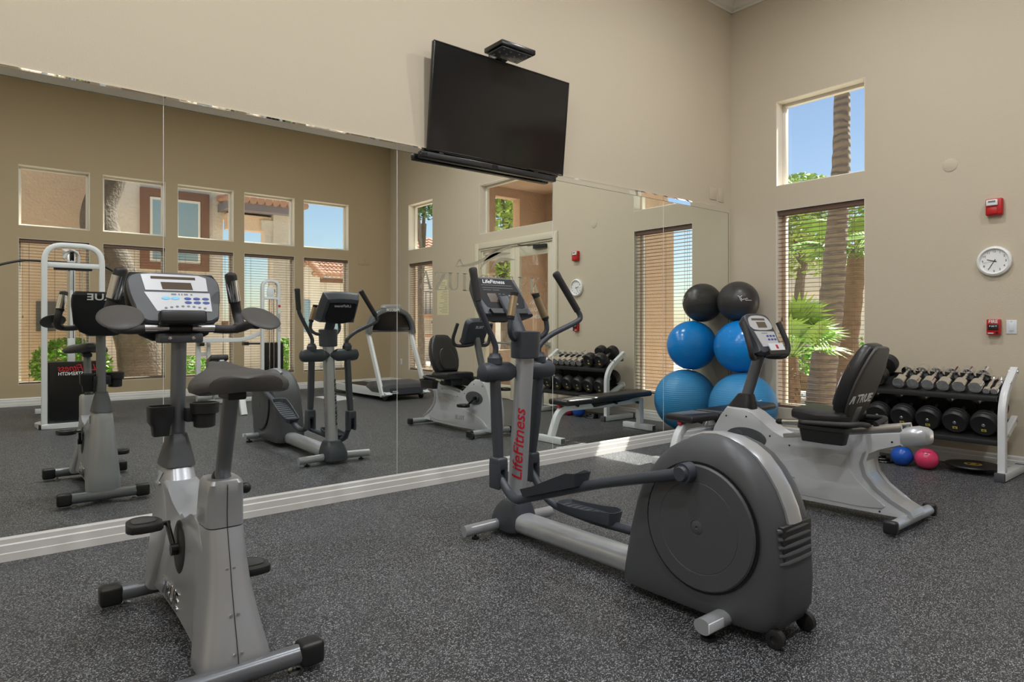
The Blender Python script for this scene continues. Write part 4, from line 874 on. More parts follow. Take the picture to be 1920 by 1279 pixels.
bm = B(); tube(bm, [(ex, -1.35, 1.13), (ex, -1.27, 1.26), (ex, -1.19, 1.36)], 0.045, 16, ry=0.028); obj('console_neck', bm, M['slate'], EL)
bm = B(); epoly(bm, smooth2d([(-0.11, 0.05), (0.11, 0.05), (0.12, 0.2), (0.10, 0.24), (-0.10, 0.24), (-0.12, 0.2)], 3), -0.092, -0.083); rp = obj('rear_cover', bm, M['satin_black'], con)
obj('brand_lettering', txt('LifeFitness', 0.036, ept(0.0, 0.215, -0.0932), (-1, 0, 0), eu, 0.0004, 0.3), M['white_print'], rp)
# ================================================================ RECUMBENT BIKE (faces the mirror)
rx = -2.34
RB = thing('recumbent_exercise_bike', 'silver recumbent exercise bike with tall black backrest beside the dumbbell rack', 'exercise bike', (rx, -2.1, 0))
sil = [(-1.36, 0.055), (-2.07, 0.05), (-2.66, 0.062), (-2.735, 0.075), (-2.72, 0.105), (-2.62, 0.152), (-2.535, 0.212), (-2.475, 0.285), (-2.455, 0.36), (-2.475, 0.425), (-2.54, 0.462), (-2.68, 0.482), (-2.68, 0.572), (-2.30, 0.500), (-1.94, 0.425), (-1.86, 0.475), (-1.70, 0.585), (-1.655, 0.610), (-1.50, 0.612), (-1.455, 0.55), (-1.40, 0.455), (-1.355, 0.36), (-1.335, 0.25), (-1.335, 0.12)]
bm = B(); prism(bm, sil, 'yz', rx-0.088, rx+0.088, 0.014, 3); bd = obj('body_shell', bm, M['silver_light'], RB, sharp=0.5)
for s in (-1, 1):
    # lower side panel, slightly proud, with raised lettering
    bm = B(); prism(bm, smooth2d([(-1.45, 0.085), (-2.05, 0.082), (-2.56, 0.092), (-2.50, 0.17), (-2.42, 0.24), (-2.37, 0.31), (-2.36, 0.385), (-2.20, 0.36), (-1.95, 0.29), (-1.70, 0.235), (-1.50, 0.17)], 3), 'yz', rx+s*0.086, rx+s*0.0925, 0.003); sp_ = obj('side_panel', bm, M['silver_light'], RB)
    obj('raised_logo', txt('TRUE', 0.075, (rx+s*0.0935, -1.93, 0.16), (0, -1 if s < 0 else 1, 0), (0, 0, 1), 0.0015, bold=0.0008), M['silver'], sp_)
    # scooped arch facing, crank oval
    bm = B(); el_ = [(-1.655+0.158*math.cos(2*PI*k/36), 0.405+0.072*math.sin(2*PI*k/36)-0.16*0.158*math.cos(2*PI*k/36)*0) for k in range(36)]; prism(bm, el_, 'yz', rx+s*0.086, rx+s*0.093, 0.003); cv = obj('crank_cover', bm, M['charcoal'], RB)
    bm = B(); lathe(bm, [(0.045, 0), (0.045, 0.008), (0.038, 0.012), (0.0, 0.012)], TM((rx+s*0.092, -1.60, 0.41), RY(s*PI/2)), 24); obj('crank_boss', bm, M['slate'], cv)
    cy_, cz_ = (-1.53, 0.47) if s > 0 else (-1.67, 0.35); cx1 = rx+s*0.125
    bm = B(); cyl(bm, (rx+s*0.10, -1.60, 0.41), (cx1+s*0.012, -1.60, 0.41), 0.017, 14); tube(bm, [(cx1, -1.60, 0.41), (cx1, cy_-(0.06 if s < 0 else -0.06), cz_-(0.03 if s < 0 else -0.03))], 0.013, 10, ry=0.009, ref=(1, 0, 0)); cyl(bm, (cx1-s*0.005, cy_-(0.06 if s < 0 else -0.06), cz_-(0.03 if s < 0 else -0.03)), (cx1+s*0.06, cy_-(0.06 if s < 0 else -0.06), cz_-(0.03 if s < 0 else -0.03)), 0.008, 10); obj('crank_arm', bm, M['satin_black'], RB)
    pedal(RB, (cx1+s*0.058, cy_-(0.06 if s < 0 else -0.06), cz_-(0.03 if s < 0 else -0.03)+0.008))
    for py_, pz_ in ((-1.50, 0.545), (-1.66, 0.555), (-1.84, 0.44), (-1.98, 0.395), (-2.30, 0.455), (-2.62, 0.505), (-2.55, 0.075)):
        bm = B(); lathe(bm, [(0.006, 0), (0.006, 0.003), (0.003, 0.0035)], TM((rx+s*0.0875, py_, pz_), RY(s*PI/2)), 10); obj('screw', bm, M['black'], RB)
sc = [(-2.735, 0.078), (-2.72, 0.108), (-2.62, 0.155), (-2.533, 0.215), (-2.472, 0.287), (-2.452, 0.36), (-2.472, 0.428)]
secs = []
for y, z in sc: secs.append([V(rx-0.092, y+0.02, z-0.012), V(rx+0.092, y+0.02, z-0.012), V(rx+0.092, y, z+0.001), V(rx+0.05, y-0.0, z+0.004), V(rx-0.05, y-0.0, z+0.004), V(rx-0.092, y, z+0.001)])
bm = B(); loft(bm, secs); obj('arch_scoop', bm, M['silver'], RB)
# seat rail track and rounded tail
an = math.atan2(0.147, 0.74); rail_c = V(rx, -2.30, 0.50)
bm = B(); box(bm, rx-0.062, rx+0.062, -2.68, -1.93, 0.498, 0.532, 0.004, 2, RX(-an), rail_c); obj('seat_track', bm, M['satin_black'], RB)
bm = B()
for s in (-1, 1): box(bm, rx+s*0.072-0.010, rx+s*0.072+0.010, -2.68, -1.93, 0.496, 0.540, 0.003, 2, RX(-an), rail_c)
obj('track_rail', bm, M['steel'], RB)
bm = B(); loft(bm, [sup((rx, y, z), w, h, 'y', 24, 3.5) for y, z, w, h in ((-2.665, 0.532, 0.092, 0.058), (-2.72, 0.545, 0.092, 0.058), (-2.765, 0.548, 0.084, 0.052), (-2.79, 0.545, 0.066, 0.040), (-2.80, 0.543, 0.035, 0.02))]); obj('tail_cap', bm, M['silver_metal'], RB)
foot_bar(RB, rx-0.315, rx+0.33, -2.69, 0.05, 0.032, M['silver_metal'], 0.05)
foot_bar(RB, rx-0.31, rx+0.31, -1.47, 0.05, 0.032, M['silver_metal'], 0.06)
for s in (-1, 1):
    bm = B(); lathe(bm, [(0.0, -0.012), (0.034, -0.012), (0.034, 0.012), (0.0, 0.012)], TM((rx+s*0.29, -1.415, 0.036), RY(PI/2)), 20); obj('transport_wheel', bm, M['rubber'], RB)
# mast, boot, console
bm = B(); loft(bm, [sup((rx, y, z), w, d, 'z', 22, 3.5) for z, y, w, d in ((0.585, -1.575, 0.078, 0.100), (0.625, -1.58, 0.072, 0.092), (0.67, -1.595, 0.058, 0.070), (0.705, -1.605, 0.048, 0.052), (0.71, -1.605, 0.04, 0.044))]); obj('mast_boot', bm, M['black'], RB)
bm = B(); tube(bm, [(rx, -1.60, 0.66), (rx, -1.735, 1.06)], 0.032, 18, ry=0.037, ref=(0, 1, 0), p=3); obj('mast', bm, M['grey_metal'], RB)
rc = V(rx, -1.815, 1.02); ru = V(0, 0.135, 0.26).normalized(); rn = V(0, -0.26, 0.135).normalized()
def rpt(a, b_, d=0.0): return rc+V(1, 0, 0)*(a*1.18-0.02)+ru*b_+rn*d
def rpoly(bm, pts, d0, d1):
    A = [bm.verts.new(rpt(a, b_, d0)) for a, b_ in pts]; C = [bm.verts.new(rpt(a, b_, d1)) for a, b_ in pts]; n = len(pts)
    bm.faces.new(A[::-1]); bm.faces.new(C)
    for k in range(n): bm.faces.new((A[k], A[(k+1) % n], C[(k+1) % n], C[k]))
    return bm
outl = smooth2d([(-0.115, -0.01), (0.115, -0.01), (0.125, 0.06), (0.135, 0.22), (0.125, 0.275), (0.07, 0.295), (-0.07, 0.295), (-0.125, 0.275), (-0.135, 0.22), (-0.125, 0.06)], 3)
bm = B(); loft(bm, [[rpt(a*f, 0.14+(b_-0.14)*f, d) for a, b_ in outl] for d, f in ((-0.075, 0.72), (-0.06, 0.9), (-0.015, 1.0), (0.004, 1.0), (0.010, 0.96))]); con = obj('console', bm, M['slate'], RB)
bm = B(); rpoly(bm, smooth2d([(-0.10, 0.170), (0.10, 0.170), (0.112, 0.24), (0.06, 0.275), (-0.06, 0.275), (-0.112, 0.24)], 3), 0.0095, 0.0125); f1 = obj('display_bezel', bm, M['silver_light'], con)
for a0, a1, b0, b1 in ((-0.075, 0.07, 0.240, 0.256), (-0.04, 0.06, 0.182, 0.228)):
    bm = B(); rpoly(bm, [(a0, b0), (a1, b0), (a1, b1), (a0, b1)], 0.0122, 0.0135); obj('display_window', bm, M['lcd'], f1)
bm = B(); rpoly(bm, [(-0.085, 0.035), (0.105, 0.035), (0.112, 0.150), (-0.105, 0.155)], 0.0095, 0.0125); f2 = obj('keypad', bm, M['silver_light'], con)
for a in (0.015, 0.05, 0.085):
    for b_ in (0.115, 0.088):
        bm = B(); rpoly(bm, [(a+0.013*math.cos(2*PI*k/12), b_+0.008*math.sin(2*PI*k/12)) for k in range(12)], 0.0122, 0.014); obj('button', bm, M['blue_btn'], f2)
bm = B()
for a0, a1 in ((-0.035, -0.024), (-0.019, -0.006), (-0.001, 0.010), (0.015, 0.026)): rpoly(bm, [(a0, 0.134), (a1, 0.134), (a1, 0.142), (a0, 0.142)], 0.0124, 0.0129)
obj('model_print', bm, M['grey_print'], f2, kind='stuff')
bm = B(); rpoly(bm, [(-0.045, -0.012), (0.115, -0.012), (0.115, 0.05), (-0.045, 0.05)], 0.024, 0.030); f3 = obj('instruction_card', bm, M['switch'], con)
bm = B(); rpoly(bm, [(0.025, 0.008), (0.05, 0.008), (0.05, 0.038), (0.025, 0.038)], 0.0298, 0.0308); obj('red_symbol', bm, M['red_print'], f3)
bm = B(); rpoly(bm, [(-0.09, -0.035), (0.13, -0.035), (0.13, -0.008), (-0.09, -0.008)], 0.0, 0.04); obj('reading_ledge', bm, M['black'], con)
for s in (-1, 1):
    bm = B(); tube(bm, catmull([(rx-0.02+s*0.02, -1.745, 0.995), (rx-0.02+s*0.10, -1.755, 0.98), (rx-0.02+s*0.215, -1.795, 0.985), (rx-0.02+s*0.25, -1.80, 1.05), (rx-0.02+s*0.242, -1.765, 1.15), (rx-0.02+s*0.232, -1.735, 1.225)], 6), 0.019, 14); obj('front_handle', bm, M['foam'], RB)
obj('rear_logo', txt('TRUE', 0.045, rpt(0, 0.22, -0.076), (-1, 0, 0), ru, 0.001), M['white_print'], con)
# seat carriage, cushion, backrest, side bars, bins
bm = B(); box(bm, rx-0.085, rx+0.085, -2.36, -2.12, 0.50, 0.60, 0.008); box(bm, rx-0.12, rx+0.12, -2.34, -2.14, 0.585, 0.612, 0.006); obj('seat_carriage', bm, M['black'], RB)
secs = []
for y, w, zt, th in ((-2.03, 0.15, 0.655, 0.022), (-2.045, 0.185, 0.667, 0.04), (-2.12, 0.205, 0.667, 0.045), (-2.22, 0.21, 0.655, 0.042), (-2.31, 0.205, 0.660, 0.042), (-2.36, 0.19, 0.662, 0.036), (-2.37, 0.16, 0.655, 0.022)):
    secs.append([V(rx+w*math.copysign(abs(math.cos(t))**0.45, math.cos(t)), y, zt-th+th*math.copysign(abs(math.sin(t))**0.6, math.sin(t))) for t in [2*PI*k/24 for k in range(24)]])
bm = B(); loft(bm, secs); obj('seat_cushion', bm, M['vinyl'], RB)
bd_ = V(0, -0.185, 0.47).normalized(); bn_ = V(0, 0.47, 0.185).normalized(); b0 = V(rx, -2.315, 0.648)
tab = [(0.0, 0.11, 0.028), (0.012, 0.138, 0.046), (0.06, 0.162, 0.054), (0.14, 0.182, 0.058), (0.24, 0.186, 0.057), (0.33, 0.168, 0.053), (0.41, 0.138, 0.046), (0.455, 0.108, 0.036), (0.47, 0.075, 0.02)]
def back_sec(h, w, th, off=0.0, p1=0.4, p2=0.55):
    return [b0+bd_*h+V(1, 0, 0)*w*math.copysign(abs(math.cos(t))**p1, math.cos(t))+bn_*(off+th*math.copysign(abs(math.sin(t))**p2, math.sin(t))) for t in [2*PI*k/28 for k in range(28)]]
bm = B(); loft(bm, [back_sec(h, w, th) for h, w, th in tab]); bk = obj('backrest', bm, M['vinyl'], RB)
bm = B(); loft(bm, [back_sec(h, w*0.96, 0.014, -0.048) for h, w, th in tab]); obj('back_shell', bm, M['pad'], bk)
bm = B(); loft(bm, [back_sec(0.02+h*0.55, w*0.62, 0.014, 0.058) for h, w, th in tab]); obj('lumbar_pad', bm, M['vinyl'], bk)
obj('back_logo', txt('TRUE', 0.080, b0+bd_*0.125-bn_*0.0635+V(0.01, 0, 0), (1, 0, 0), bd_, 0.0012, bold=0.002, xs=1.1), M['white_print'], bk)
bm = B(); tr = [(-0.175, 0.10), (-0.125, 0.10), (-0.12, 0.15), (-0.165, 0.15)]
q = [bm.verts.new(b0+bd_*b_-bn_*0.0637+V(a, 0, 0)) for a, b_ in ((-0.185, 0.098), (-0.165, 0.152), (-0.125, 0.152), (-0.117, 0.098), (-0.135, 0.098), (-0.145, 0.125), (-0.165, 0.098))]; bm.faces.new(q); obj('logo_mark', bm, M['white_print'], bk, smooth=False)
bm = B(); box(bm, rx-0.04, rx+0.04, -2.37, -2.33, 0.52, 0.70, 0.006, 2, RX(0.35)); obj('backrest_bracket', bm, M['grey_metal'], RB)
for s in (-1, 1):
    bm = B(); tube(bm, catmull([(rx+s*0.05, -2.47, 0.58), (rx+s*0.17, -2.475, 0.60), (rx+s*0.245, -2.44, 0.60), (rx+s*0.262, -2.35, 0.595), (rx+s*0.262, -2.15, 0.585)], 6), 0.017, 14); obj('side_bar', bm, M['foam'], RB)
    bm = B(); tube(bm, [(rx+s*0.262, -2.16, 0.585), (rx+s*0.262, -2.00, 0.575), (rx+s*0.262, -1.985, 0.574)], [0.019, 0.019, 0.012], 14); g = obj('side_grip', bm, M['black'], RB)
    bm = B(); tube(bm, [(rx+s*0.262, -2.14, 0.5845), (rx+s*0.262, -2.03, 0.5775)], 0.0196, 16); obj('sensor_plate', bm, M['chrome'], g)
    bm = B(); outr = [(-2.13, 0.0), (-2.16, 0.045), (-2.32, 0.06), (-2.44, 0.045), (-2.45, 0.0), (-2.44, -0.035), (-2.16, -0.035)]
    xb = rx+s*0.262
    def rg(z, f): return [V(xb+s*w*f, -2.29+(y+2.29)*f, z) for y, w in outr]
    loft(bm, [rg(0.478, 0.86), rg(0.555, 0.97), rg(0.557, 1.04), rg(0.578, 1.04), rg(0.578, 0.96), rg(0.49, 0.84)]); obj('storage_bin', bm, M['black'], RB)

# ================================================================ DUMBBELL RACK
DK = thing('dumbbell_rack', 'two tier dumbbell rack with white curved end frames and black shelves', 'rack', (-0.32, -2.06, 0))
for y in (-1.445, -2.685):
    bm = B(); box(bm, -0.59, -0.035, y-0.03, y+0.03, 0.004, 0.064, 0.004); r_ = obj('floor_runner', bm, M['white_metal'], DK)
    for x0, x1 in ((-0.605, -0.575), (-0.05, -0.030)):
        bm = B(); box(bm, x0, x1, y-0.034, y+0.034, 0.0, 0.069, 0.005); obj('end_cap', bm, M['charcoal'], r_)
    bm = B(); tube(bm, fillet([(-0.525, y, 0.05), (-0.525, y, 0.635), (-0.20, y, 0.845)], 0.16, 8), 0.026, 16, ry=0.030, ref=(1, 0, 0), p=8); obj('upright', bm, M['white_metal'], DK)
    bm = B(); tube(bm, [(-0.51, y, 0.315), (-0.20, y, 0.455)], 0.022, 12, ry=0.026, p=8); obj('shelf_bracket', bm, M['white_metal'], DK)
    for px, pz in ((-0.42, 0.755), (-0.23, 0.835), (-0.47, 0.345), (-0.235, 0.445)):
        for sy in (-1, 1):
            bm = B(); lathe(bm, [(0.012, 0), (0.012, 0.006), (0.006, 0.009)], TM((px, y+sy*0.026, pz), RX(-sy*PI/2)), 8); obj('bolt', bm, M['steel'], DK)
def shelf(z0, z1, xf, xb):
    bm = B(); a = math.atan2(z1-z0, xb-xf)
    for (x0, za, w) in ((xf, z0, 0.075), (xb, z1, 0.06)):
        box(bm, x0-0.012, x0+w, -2.655, -1.475, za-0.045, za-0.005, 0.003)
    prism(bm, [(xf, z0-0.045), (xf, z0-0.006), (xb+0.05, z1-0.006), (xb+0.05, z1-0.02), (xf+0.02, z0-0.045)], 'xz', -2.655, -1.475)
    obj('shelf', bm, M['rubber'], DK)
shelf(0.655, 0.785, -0.535, -0.235); shelf(0.312, 0.442, -0.535, -0.225)
SA = math.atan2(0.13, 0.30)
def chrome_db(L, rh, name='chrome_dumbbell'):
    t = thing(name, 'x', 'dumbbell')
    for s in (-1, 1):
        bm = B(); a, b_ = s*L/2, s*(L/2-rh*1.7); lathe(bm, [(0.0, 0), (rh*0.93, 0), (rh, 0.004), (rh, abs(a-b_)-0.006), (rh*0.7, abs(a-b_)), (0.013, abs(a-b_)+0.006)], TM((a, 0, 0), RY(-s*PI/2)), 24); obj('head', bm, M['chrome'], t)
    bm = B(); lathe(bm, [(0.013, -(L/2-rh*1.6)), (0.0165, -0.02), (0.0175, 0.0), (0.0165, 0.02), (0.013, (L/2-rh*1.6))], TM((0, 0, 0), RY(PI/2)), 16); obj('handle', bm, M['chrome'], t)
    return t
def black_db(L, rh, num):
    t = thing('rubber_dumbbell', 'x', 'dumbbell')
    hw = 0.095
    for s in (-1, 1):
        bm = B(); lathe(bm, [(0.0, 0.006), (0.022, 0.006), (rh*0.72, 0.004), (rh*0.86, 0.0), (rh*0.98, 0.014), (rh, 0.03), (rh, hw*0.45), (rh*0.97, hw*0.48), (rh*0.97, hw*0.50), (rh, hw*0.53), (rh, hw*0.75), (rh*0.97, hw*0.77), (rh*0.97, hw*0.8), (rh*0.985, hw*0.83), (rh*0.95, hw), (rh*0.4, hw+0.004), (0.02, hw+0.004)], TM((s*L/2, 0, 0), RY(-s*PI/2)), 32); h = obj('head', bm, M['rubber'], t)
        bm = B(); box(bm, s*(L/2-0.003)-0.0015, s*(L/2-0.003)+0.0015, -0.017, 0.017, -rh*0.56, -rh*0.56+0.020, 0.0); lb = obj('number_label', bm, M['yellow_print'], h)
        if num: obj('number', txt(str(num), 0.018, (s*(L/2-0.0008), 0, -rh*0.56+0.010), (0, s, 0), (0, 0, 1), 0.0005, bold=0.0004), M['black_print'], h)
        bm = B(); lathe(bm, [(0.013, -0.0005), (0.011, 0.002), (0.0, 0.002)], TM((s*(L/2-0.0055), 0, 0), RY(s*PI/2)), 14); obj('rivet', bm, M['steel'], h)
    bm = B(); lathe(bm, [(0.0145, -(L/2-hw)), (0.018, 0.0), (0.0145, (L/2-hw))], TM((0, 0, 0), RY(PI/2)), 16); obj('handle', bm, M['steel'], t)
    return t
def put(t, x, y, z, lab, grp, first):
    o = t if first else copy_tree(t)
    o.location = (x, y, z); o.rotation_euler = (0, -SA, 0); tag(o, lab, 'dumbbell', grp); return o
ORD = ['first', 'second', 'third', 'fourth', 'fifth', 'sixth']
cdb = chrome_db(0.30, 0.049)
def zshelf(z0, x, r): return z0-0.006+(x+0.535)*math.tan(SA)+r/math.cos(SA)+0.002
for k, y in enumerate((-1.945, -2.057, -2.169, -2.281, -2.393, -2.505)):
    put(cdb, -0.39, y, zshelf(0.655, -0.39, 0.049), 'chrome dumbbell on the top shelf, %s after the black ones' % ORD[k], 'chrome dumbbells on the top shelf', k == 0)
sdb = chrome_db(0.24, 0.025, 'small_chrome_dumbbell')
for k, y in enumerate((-2.578, -2.630)):
    put(sdb, -0.41, y, zshelf(0.655, -0.41, 0.025), ['small slim chrome dumbbell next to the larger chrome ones', 'small slim chrome dumbbell at the very end of the top shelf'][k], 'small chrome dumbbells on the top shelf', k == 0)
for k, (y, num) in enumerate(((-1.572, 0), (-1.765, 0))):
    d = black_db(0.33, 0.086, num); put(d, -0.385, y, zshelf(0.655, -0.385, 0.086), ['black rubber dumbbell on the top shelf at the window end', 'black rubber dumbbell on the top shelf beside the chrome ones'][k], 'black rubber dumbbells on the top shelf', True)
for k, (y, num) in enumerate(((-1.577, 0), (-1.774, 0), (-1.971, 55), (-2.168, 50), (-2.365, 45), (-2.562, 40))):
    d = black_db(0.35, 0.0965, num); put(d, -0.375, y, zshelf(0.312, -0.375, 0.0965), 'black rubber dumbbell with yellow number, %s from the window end of the bottom shelf' % ORD[k], 'black rubber dumbbells on the bottom shelf', True)
# small balls and pads on the floor under the rack
def simple_ball(nm, lab, c, r, mt, grp=None, squash=1.0):
    t = thing(nm, lab, 'ball', (c[0], c[1], 0), grp); bm = B(); ball(bm, c, r, r, r*squash, 40, 26); obj('skin', bm, mt, t); return t
b1 = simple_ball('toning_ball', 'small blue toning ball on the floor under the rack', (-0.50, -1.965, 0.083), 0.085, M['ballnavy'], 'toning balls under the rack', 0.975)
bm = B(); lathe(bm, [(0.011, 0), (0.009, 0.003), (0, 0.003)], TM((-0.5, -1.965, 0.1655)), 12); obj('valve', bm, M['ballnavy'], b1)
b2 = simple_ball('toning_ball', 'small pink toning ball on the floor under the rack', (-0.50, -2.155, 0.087), 0.09, M['ballpink'], 'toning balls under the rack', 0.96)
bm = B(); lathe(bm, [(0.011, 0), (0.009, 0.003), (0, 0.003)], TM((-0.5, -2.155, 0.1732)), 12); obj('valve', bm, M['ballpink'], b2)
bbd = thing('balance_board', 'flat round black balance board with yellow emblem under the rack end', 'balance board', (-0.30, -2.43, 0))
bm = B(); lathe(bm, [(0.0, 0.045), (0.195, 0.045), (0.2, 0.052), (0.195, 0.060), (0.0, 0.061)], TM((-0.30, -2.43, 0)), 48); obj('deck', bm, M['rubber'], bbd)
bm = B(); lathe(bm, [(0.0, 0.0), (0.05, 0.002), (0.085, 0.02), (0.095, 0.046)], TM((-0.30, -2.43, 0)), 32); obj('dome_base', bm, M['black'], bbd)
bm = B(); lathe(bm, [(0.062, 0.0605), (0.062, 0.0622), (0.046, 0.0622), (0.046, 0.0605)], TM((-0.30, -2.43, 0)), 40, caps=False); box(bm, -0.36, -0.24, -2.448, -2.412, 0.0605, 0.0622); obj('emblem', bm, M['yellow_print'], bbd)
fp_ = thing('foot_pads', 'flat black molded pads lying on the floor behind the recumbent bike', 'pads', (-0.46, -1.78, 0))
for k in range(3):
    bm = B(); lathe(bm, [(0.0, 0.0), (0.10-0.02*k, 0.0), (0.11-0.02*k, 0.008), (0.10-0.02*k, 0.018), (0.0, 0.02)], TM((-0.46+0.01*k, -1.78+0.015*k, 0.019*k)) @ Matrix.Diagonal((0.75, 1, 1, 1)), 32); obj('pad', bm, M['satin_black'], fp_)

# ================================================================ EXERCISE BALLS in the corner
q1 = simple_ball('exercise_ball', 'large worn blue exercise ball on the floor in the corner', (-0.372, -0.372, 0.35), 0.35, M['ballteal'], 'stacked exercise balls')
q2 = simple_ball('exercise_ball', 'bright blue exercise ball stacked between the other two', (-0.325, -0.318, 0.977), 0.28, M['ballblue'], 'stacked exercise balls')
q3 = simple_ball('exercise_ball', 'dark grey exercise ball on top of the blue ones', (-0.24, -0.235, 1.4635), 0.2205, M['ballgrey'], 'stacked exercise balls')
def ball_print(par, strokes, c, r, az, el_, mt, w=0.004):
    # painted emblem strokes that follow the ball surface; strokes in metres (right, up)
    bm = B(); ce = math.cos(el_)
    for st in strokes:
        pts = []
        for p in catmull([(q[0], q[1], 0) for q in st], 5):
            a = az+p.x/(r*ce); e_ = el_+p.y/r; pts.append(V(c[0]+r*math.cos(e_)*math.cos(a), c[1]+r*math.cos(e_)*math.sin(a), c[2]+r*math.sin(e_)))
        tube(bm, pts, w, 6)
    return obj('emblem', bm, mt, par, kind='stuff')
az0 = math.atan2(-4.23+0.235, -6.663+0.24)
fig = [[(-0.05, 0.03), (-0.03, 0.018), (-0.022, -0.01), (-0.008, -0.03)], [(-0.004, 0.03), (-0.018, 0.018), (-0.03, 0.012)], [(-0.012, 0.006), (-0.006, -0.016), (0.006, -0.012), (0.014, -0.006), (0.03, -0.008), (0.044, 0.002), (0.056, -0.006)], [(0.03, -0.02), (0.07, -0.02), (0.10, -0.021)]]
ball_print(q3, fig, (-0.24, -0.235, 1.4635), 0.2205, az0+0.20, 0.12, M['white_print'], 0.0032)
ball_print(q1, [fig[2]], (-0.372, -0.372, 0.35), 0.35, az0+0.40, 0.28, M['white_print'], 0.003)
ball_print(b2, [[(-0.03, 0.004), (0.0, 0.004), (0.03, 0.003)], [(-0.012, -0.018), (0.004, -0.018), (0.008, -0.019)]], (-0.50, -2.155, 0.087), 0.088, math.atan2(-4.23+2.155, -6.663+0.5), 0.75, M['black_print'], 0.003)
# ================================================================ FLAT BENCH along the mirror
BN = thing('weight_bench', 'flat black padded weight bench with white frame along the mirror', 'bench', (-1.35, -0.76, 0))
yb = -0.765
def padm(x0, x1, z0, z1, w, nm, tilt=0.0):
    bm = B(); box(bm, x0, x1, yb-w, yb+w, z0, z1, 0.022, 4, RY(tilt)); return obj(nm, bm, M['vinyl'], BN)
padm(-2.01, -1.62, 0.375, 0.435, 0.145, 'seat_pad', 0.0); padm(-1.59, -0.635, 0.385, 0.445, 0.135, 'back_pad', -0.012)
bm = B(); tube(bm, fillet([(-2.10, yb, 0.05), (-1.985, yb, 0.345), (-1.20, yb, 0.335)], 0.22, 9), 0.030, 18, ry=0.036, ref=(1, 0, 0), p=8); obj('front_frame', bm, M['white_metal'], BN)
bm = B(); tube(bm, [(-1.21, yb, 0.335), (-0.71, yb, 0.335)], 0.026, 14, ry=0.030, p=8); obj('spine', bm, M['white_metal'], BN)
bm = B(); tube(bm, [(-0.70, yb, 0.05), (-0.70, yb, 0.36)], 0.030, 14, ry=0.036, ref=(1, 0, 0), p=8); obj('rear_post', bm, M['white_metal'], BN)
for x, y0, y1 in ((-2.105, -0.95, -0.58), (-0.70, -1.0, -0.56)):
    bm = B(); box(bm, x-0.032, x+0.032, y0, y1, 0.004, 0.068, 0.005); ff = obj('floor_foot', bm, M['white_metal'], BN)
    for ye in (y0, y1):
        bm = B(); box(bm, x-0.027, x+0.027, ye-0.0015, ye+0.0015, 0.010, 0.062); obj('open_end', bm, M['charcoal'], ff)
bm = B(); prism(bm, [(-1.56, 0.387), (-1.50, 0.32), (-1.30, 0.335), (-0.95, 0.36), (-0.80, 0.387)], 'xz', yb-0.05, yb+0.05, 0.003); obj('pad_bracket', bm, M['satin_black'], BN)
for x, z in ((-1.78, 0.362), (-1.18, 0.345), (-0.82, 0.325)):
    for s in (-1, 1):
        bm = B(); cyl(bm, (x, yb+s*0.045, z), (x, yb+s*0.065, z), 0.012, 12); ball(bm, (x, yb+s*0.072, z), 0.016, u=12, v=8); obj('knob', bm, M['black'], BN)
bm = B(); box(bm, -2.0, -1.975, yb-0.018, yb+0.018, 0.352, 0.374, 0.002); obj('red_tag', bm, M['red_print'], BN)

# ================================================================ TREADMILL (seen in the mirror)
tx = -1.29
TR = thing('treadmill', 'grey and white treadmill facing the mirror near the back corner', 'treadmill', (tx, -6.1, 0))
bm = B(); loft(bm, [sup((tx, y, z), w, h, 'y', 28, 5) for y, z, w, h in ((-5.10, 0.15, 0.37, 0.05), (-5.12, 0.17, 0.40, 0.085), (-5.25, 0.185, 0.405, 0.105), (-5.50, 0.19, 0.405, 0.115), (-5.70, 0.185, 0.40, 0.10), (-5.82, 0.165, 0.36, 0.06))]); hd = obj('motor_hood', bm, M['charcoal'], TR)
bm = B(); loft(bm, [sup((tx, -5.085, z), w, h, 'y', 24, 6) if False else [V(tx+a, -5.088-0.012*q, z0+b_) for a, b_ in ((-0.30, 0), (0.30, 0), (0.30, 0.10), (-0.30, 0.10))] for q, z0 in ((0, 0.10), (1, 0.10))]); obj('front_panel', bm, M['slate'], hd)
bm = B()
for x0, x1, z in ((tx-0.30, tx-0.16, 0.118), (tx-0.26, tx-0.17, 0.146)): box(bm, x0, x1, -5.0875, -5.085, z, z+0.012)
obj('hood_print', bm, M['white_print'], hd, kind='stuff')
bm = B(); box(bm, tx-0.27, tx+0.27, -7.20, -5.75, 0.135, 0.155, 0.004); obj('belt', bm, M['rubber'], TR)
bm = B(); box(bm, tx-0.30, tx+0.30, -7.20, -5.2, 0.06, 0.13, 0.006); obj('deck', bm, M['black'], TR)
for s in (-1, 1):
    bm = B(); prism(bm, smooth2d([(-5.15, 0.07), (-7.10, 0.07), (-7.26, 0.10), (-7.26, 0.15), (-7.15, 0.175), (-5.60, 0.185), (-5.15, 0.16)], 2), 'yz', tx+s*0.30 if s > 0 else tx-0.40, tx+0.40 if s > 0 else tx-0.30, 0.008); obj('side_rail', bm, M['white_metal'], TR)
    bm = B(); tube(bm, [(tx+s*0.40, -5.16, 0.08), (tx+s*0.40, -5.66, 1.10)], 0.022, 14, ry=0.052, ref=(0, 1, 0), p=6); obj('upright', bm, M['white_metal'], TR)
    bm = B(); lathe(bm, [(0.0, -0.02), (0.05, -0.02), (0.05, 0.02), (0.0, 0.02)], TM((tx+s*0.33, -5.2, 0.052), RY(PI/2)), 20); obj('wheel', bm, M['rubber'], TR)
    bm = B(); tube(bm, catmull([(tx+s*0.40, -5.62, 1.08), (tx+s*0.40, -5.70, 1.155), (tx+s*0.39, -5.85, 1.16), (tx+s*0.385, -6.05, 1.15)], 5), 0.026, 14, ry=0.034); obj('handrail', bm, M['grey_metal'], TR)
bm = B(); secs = []
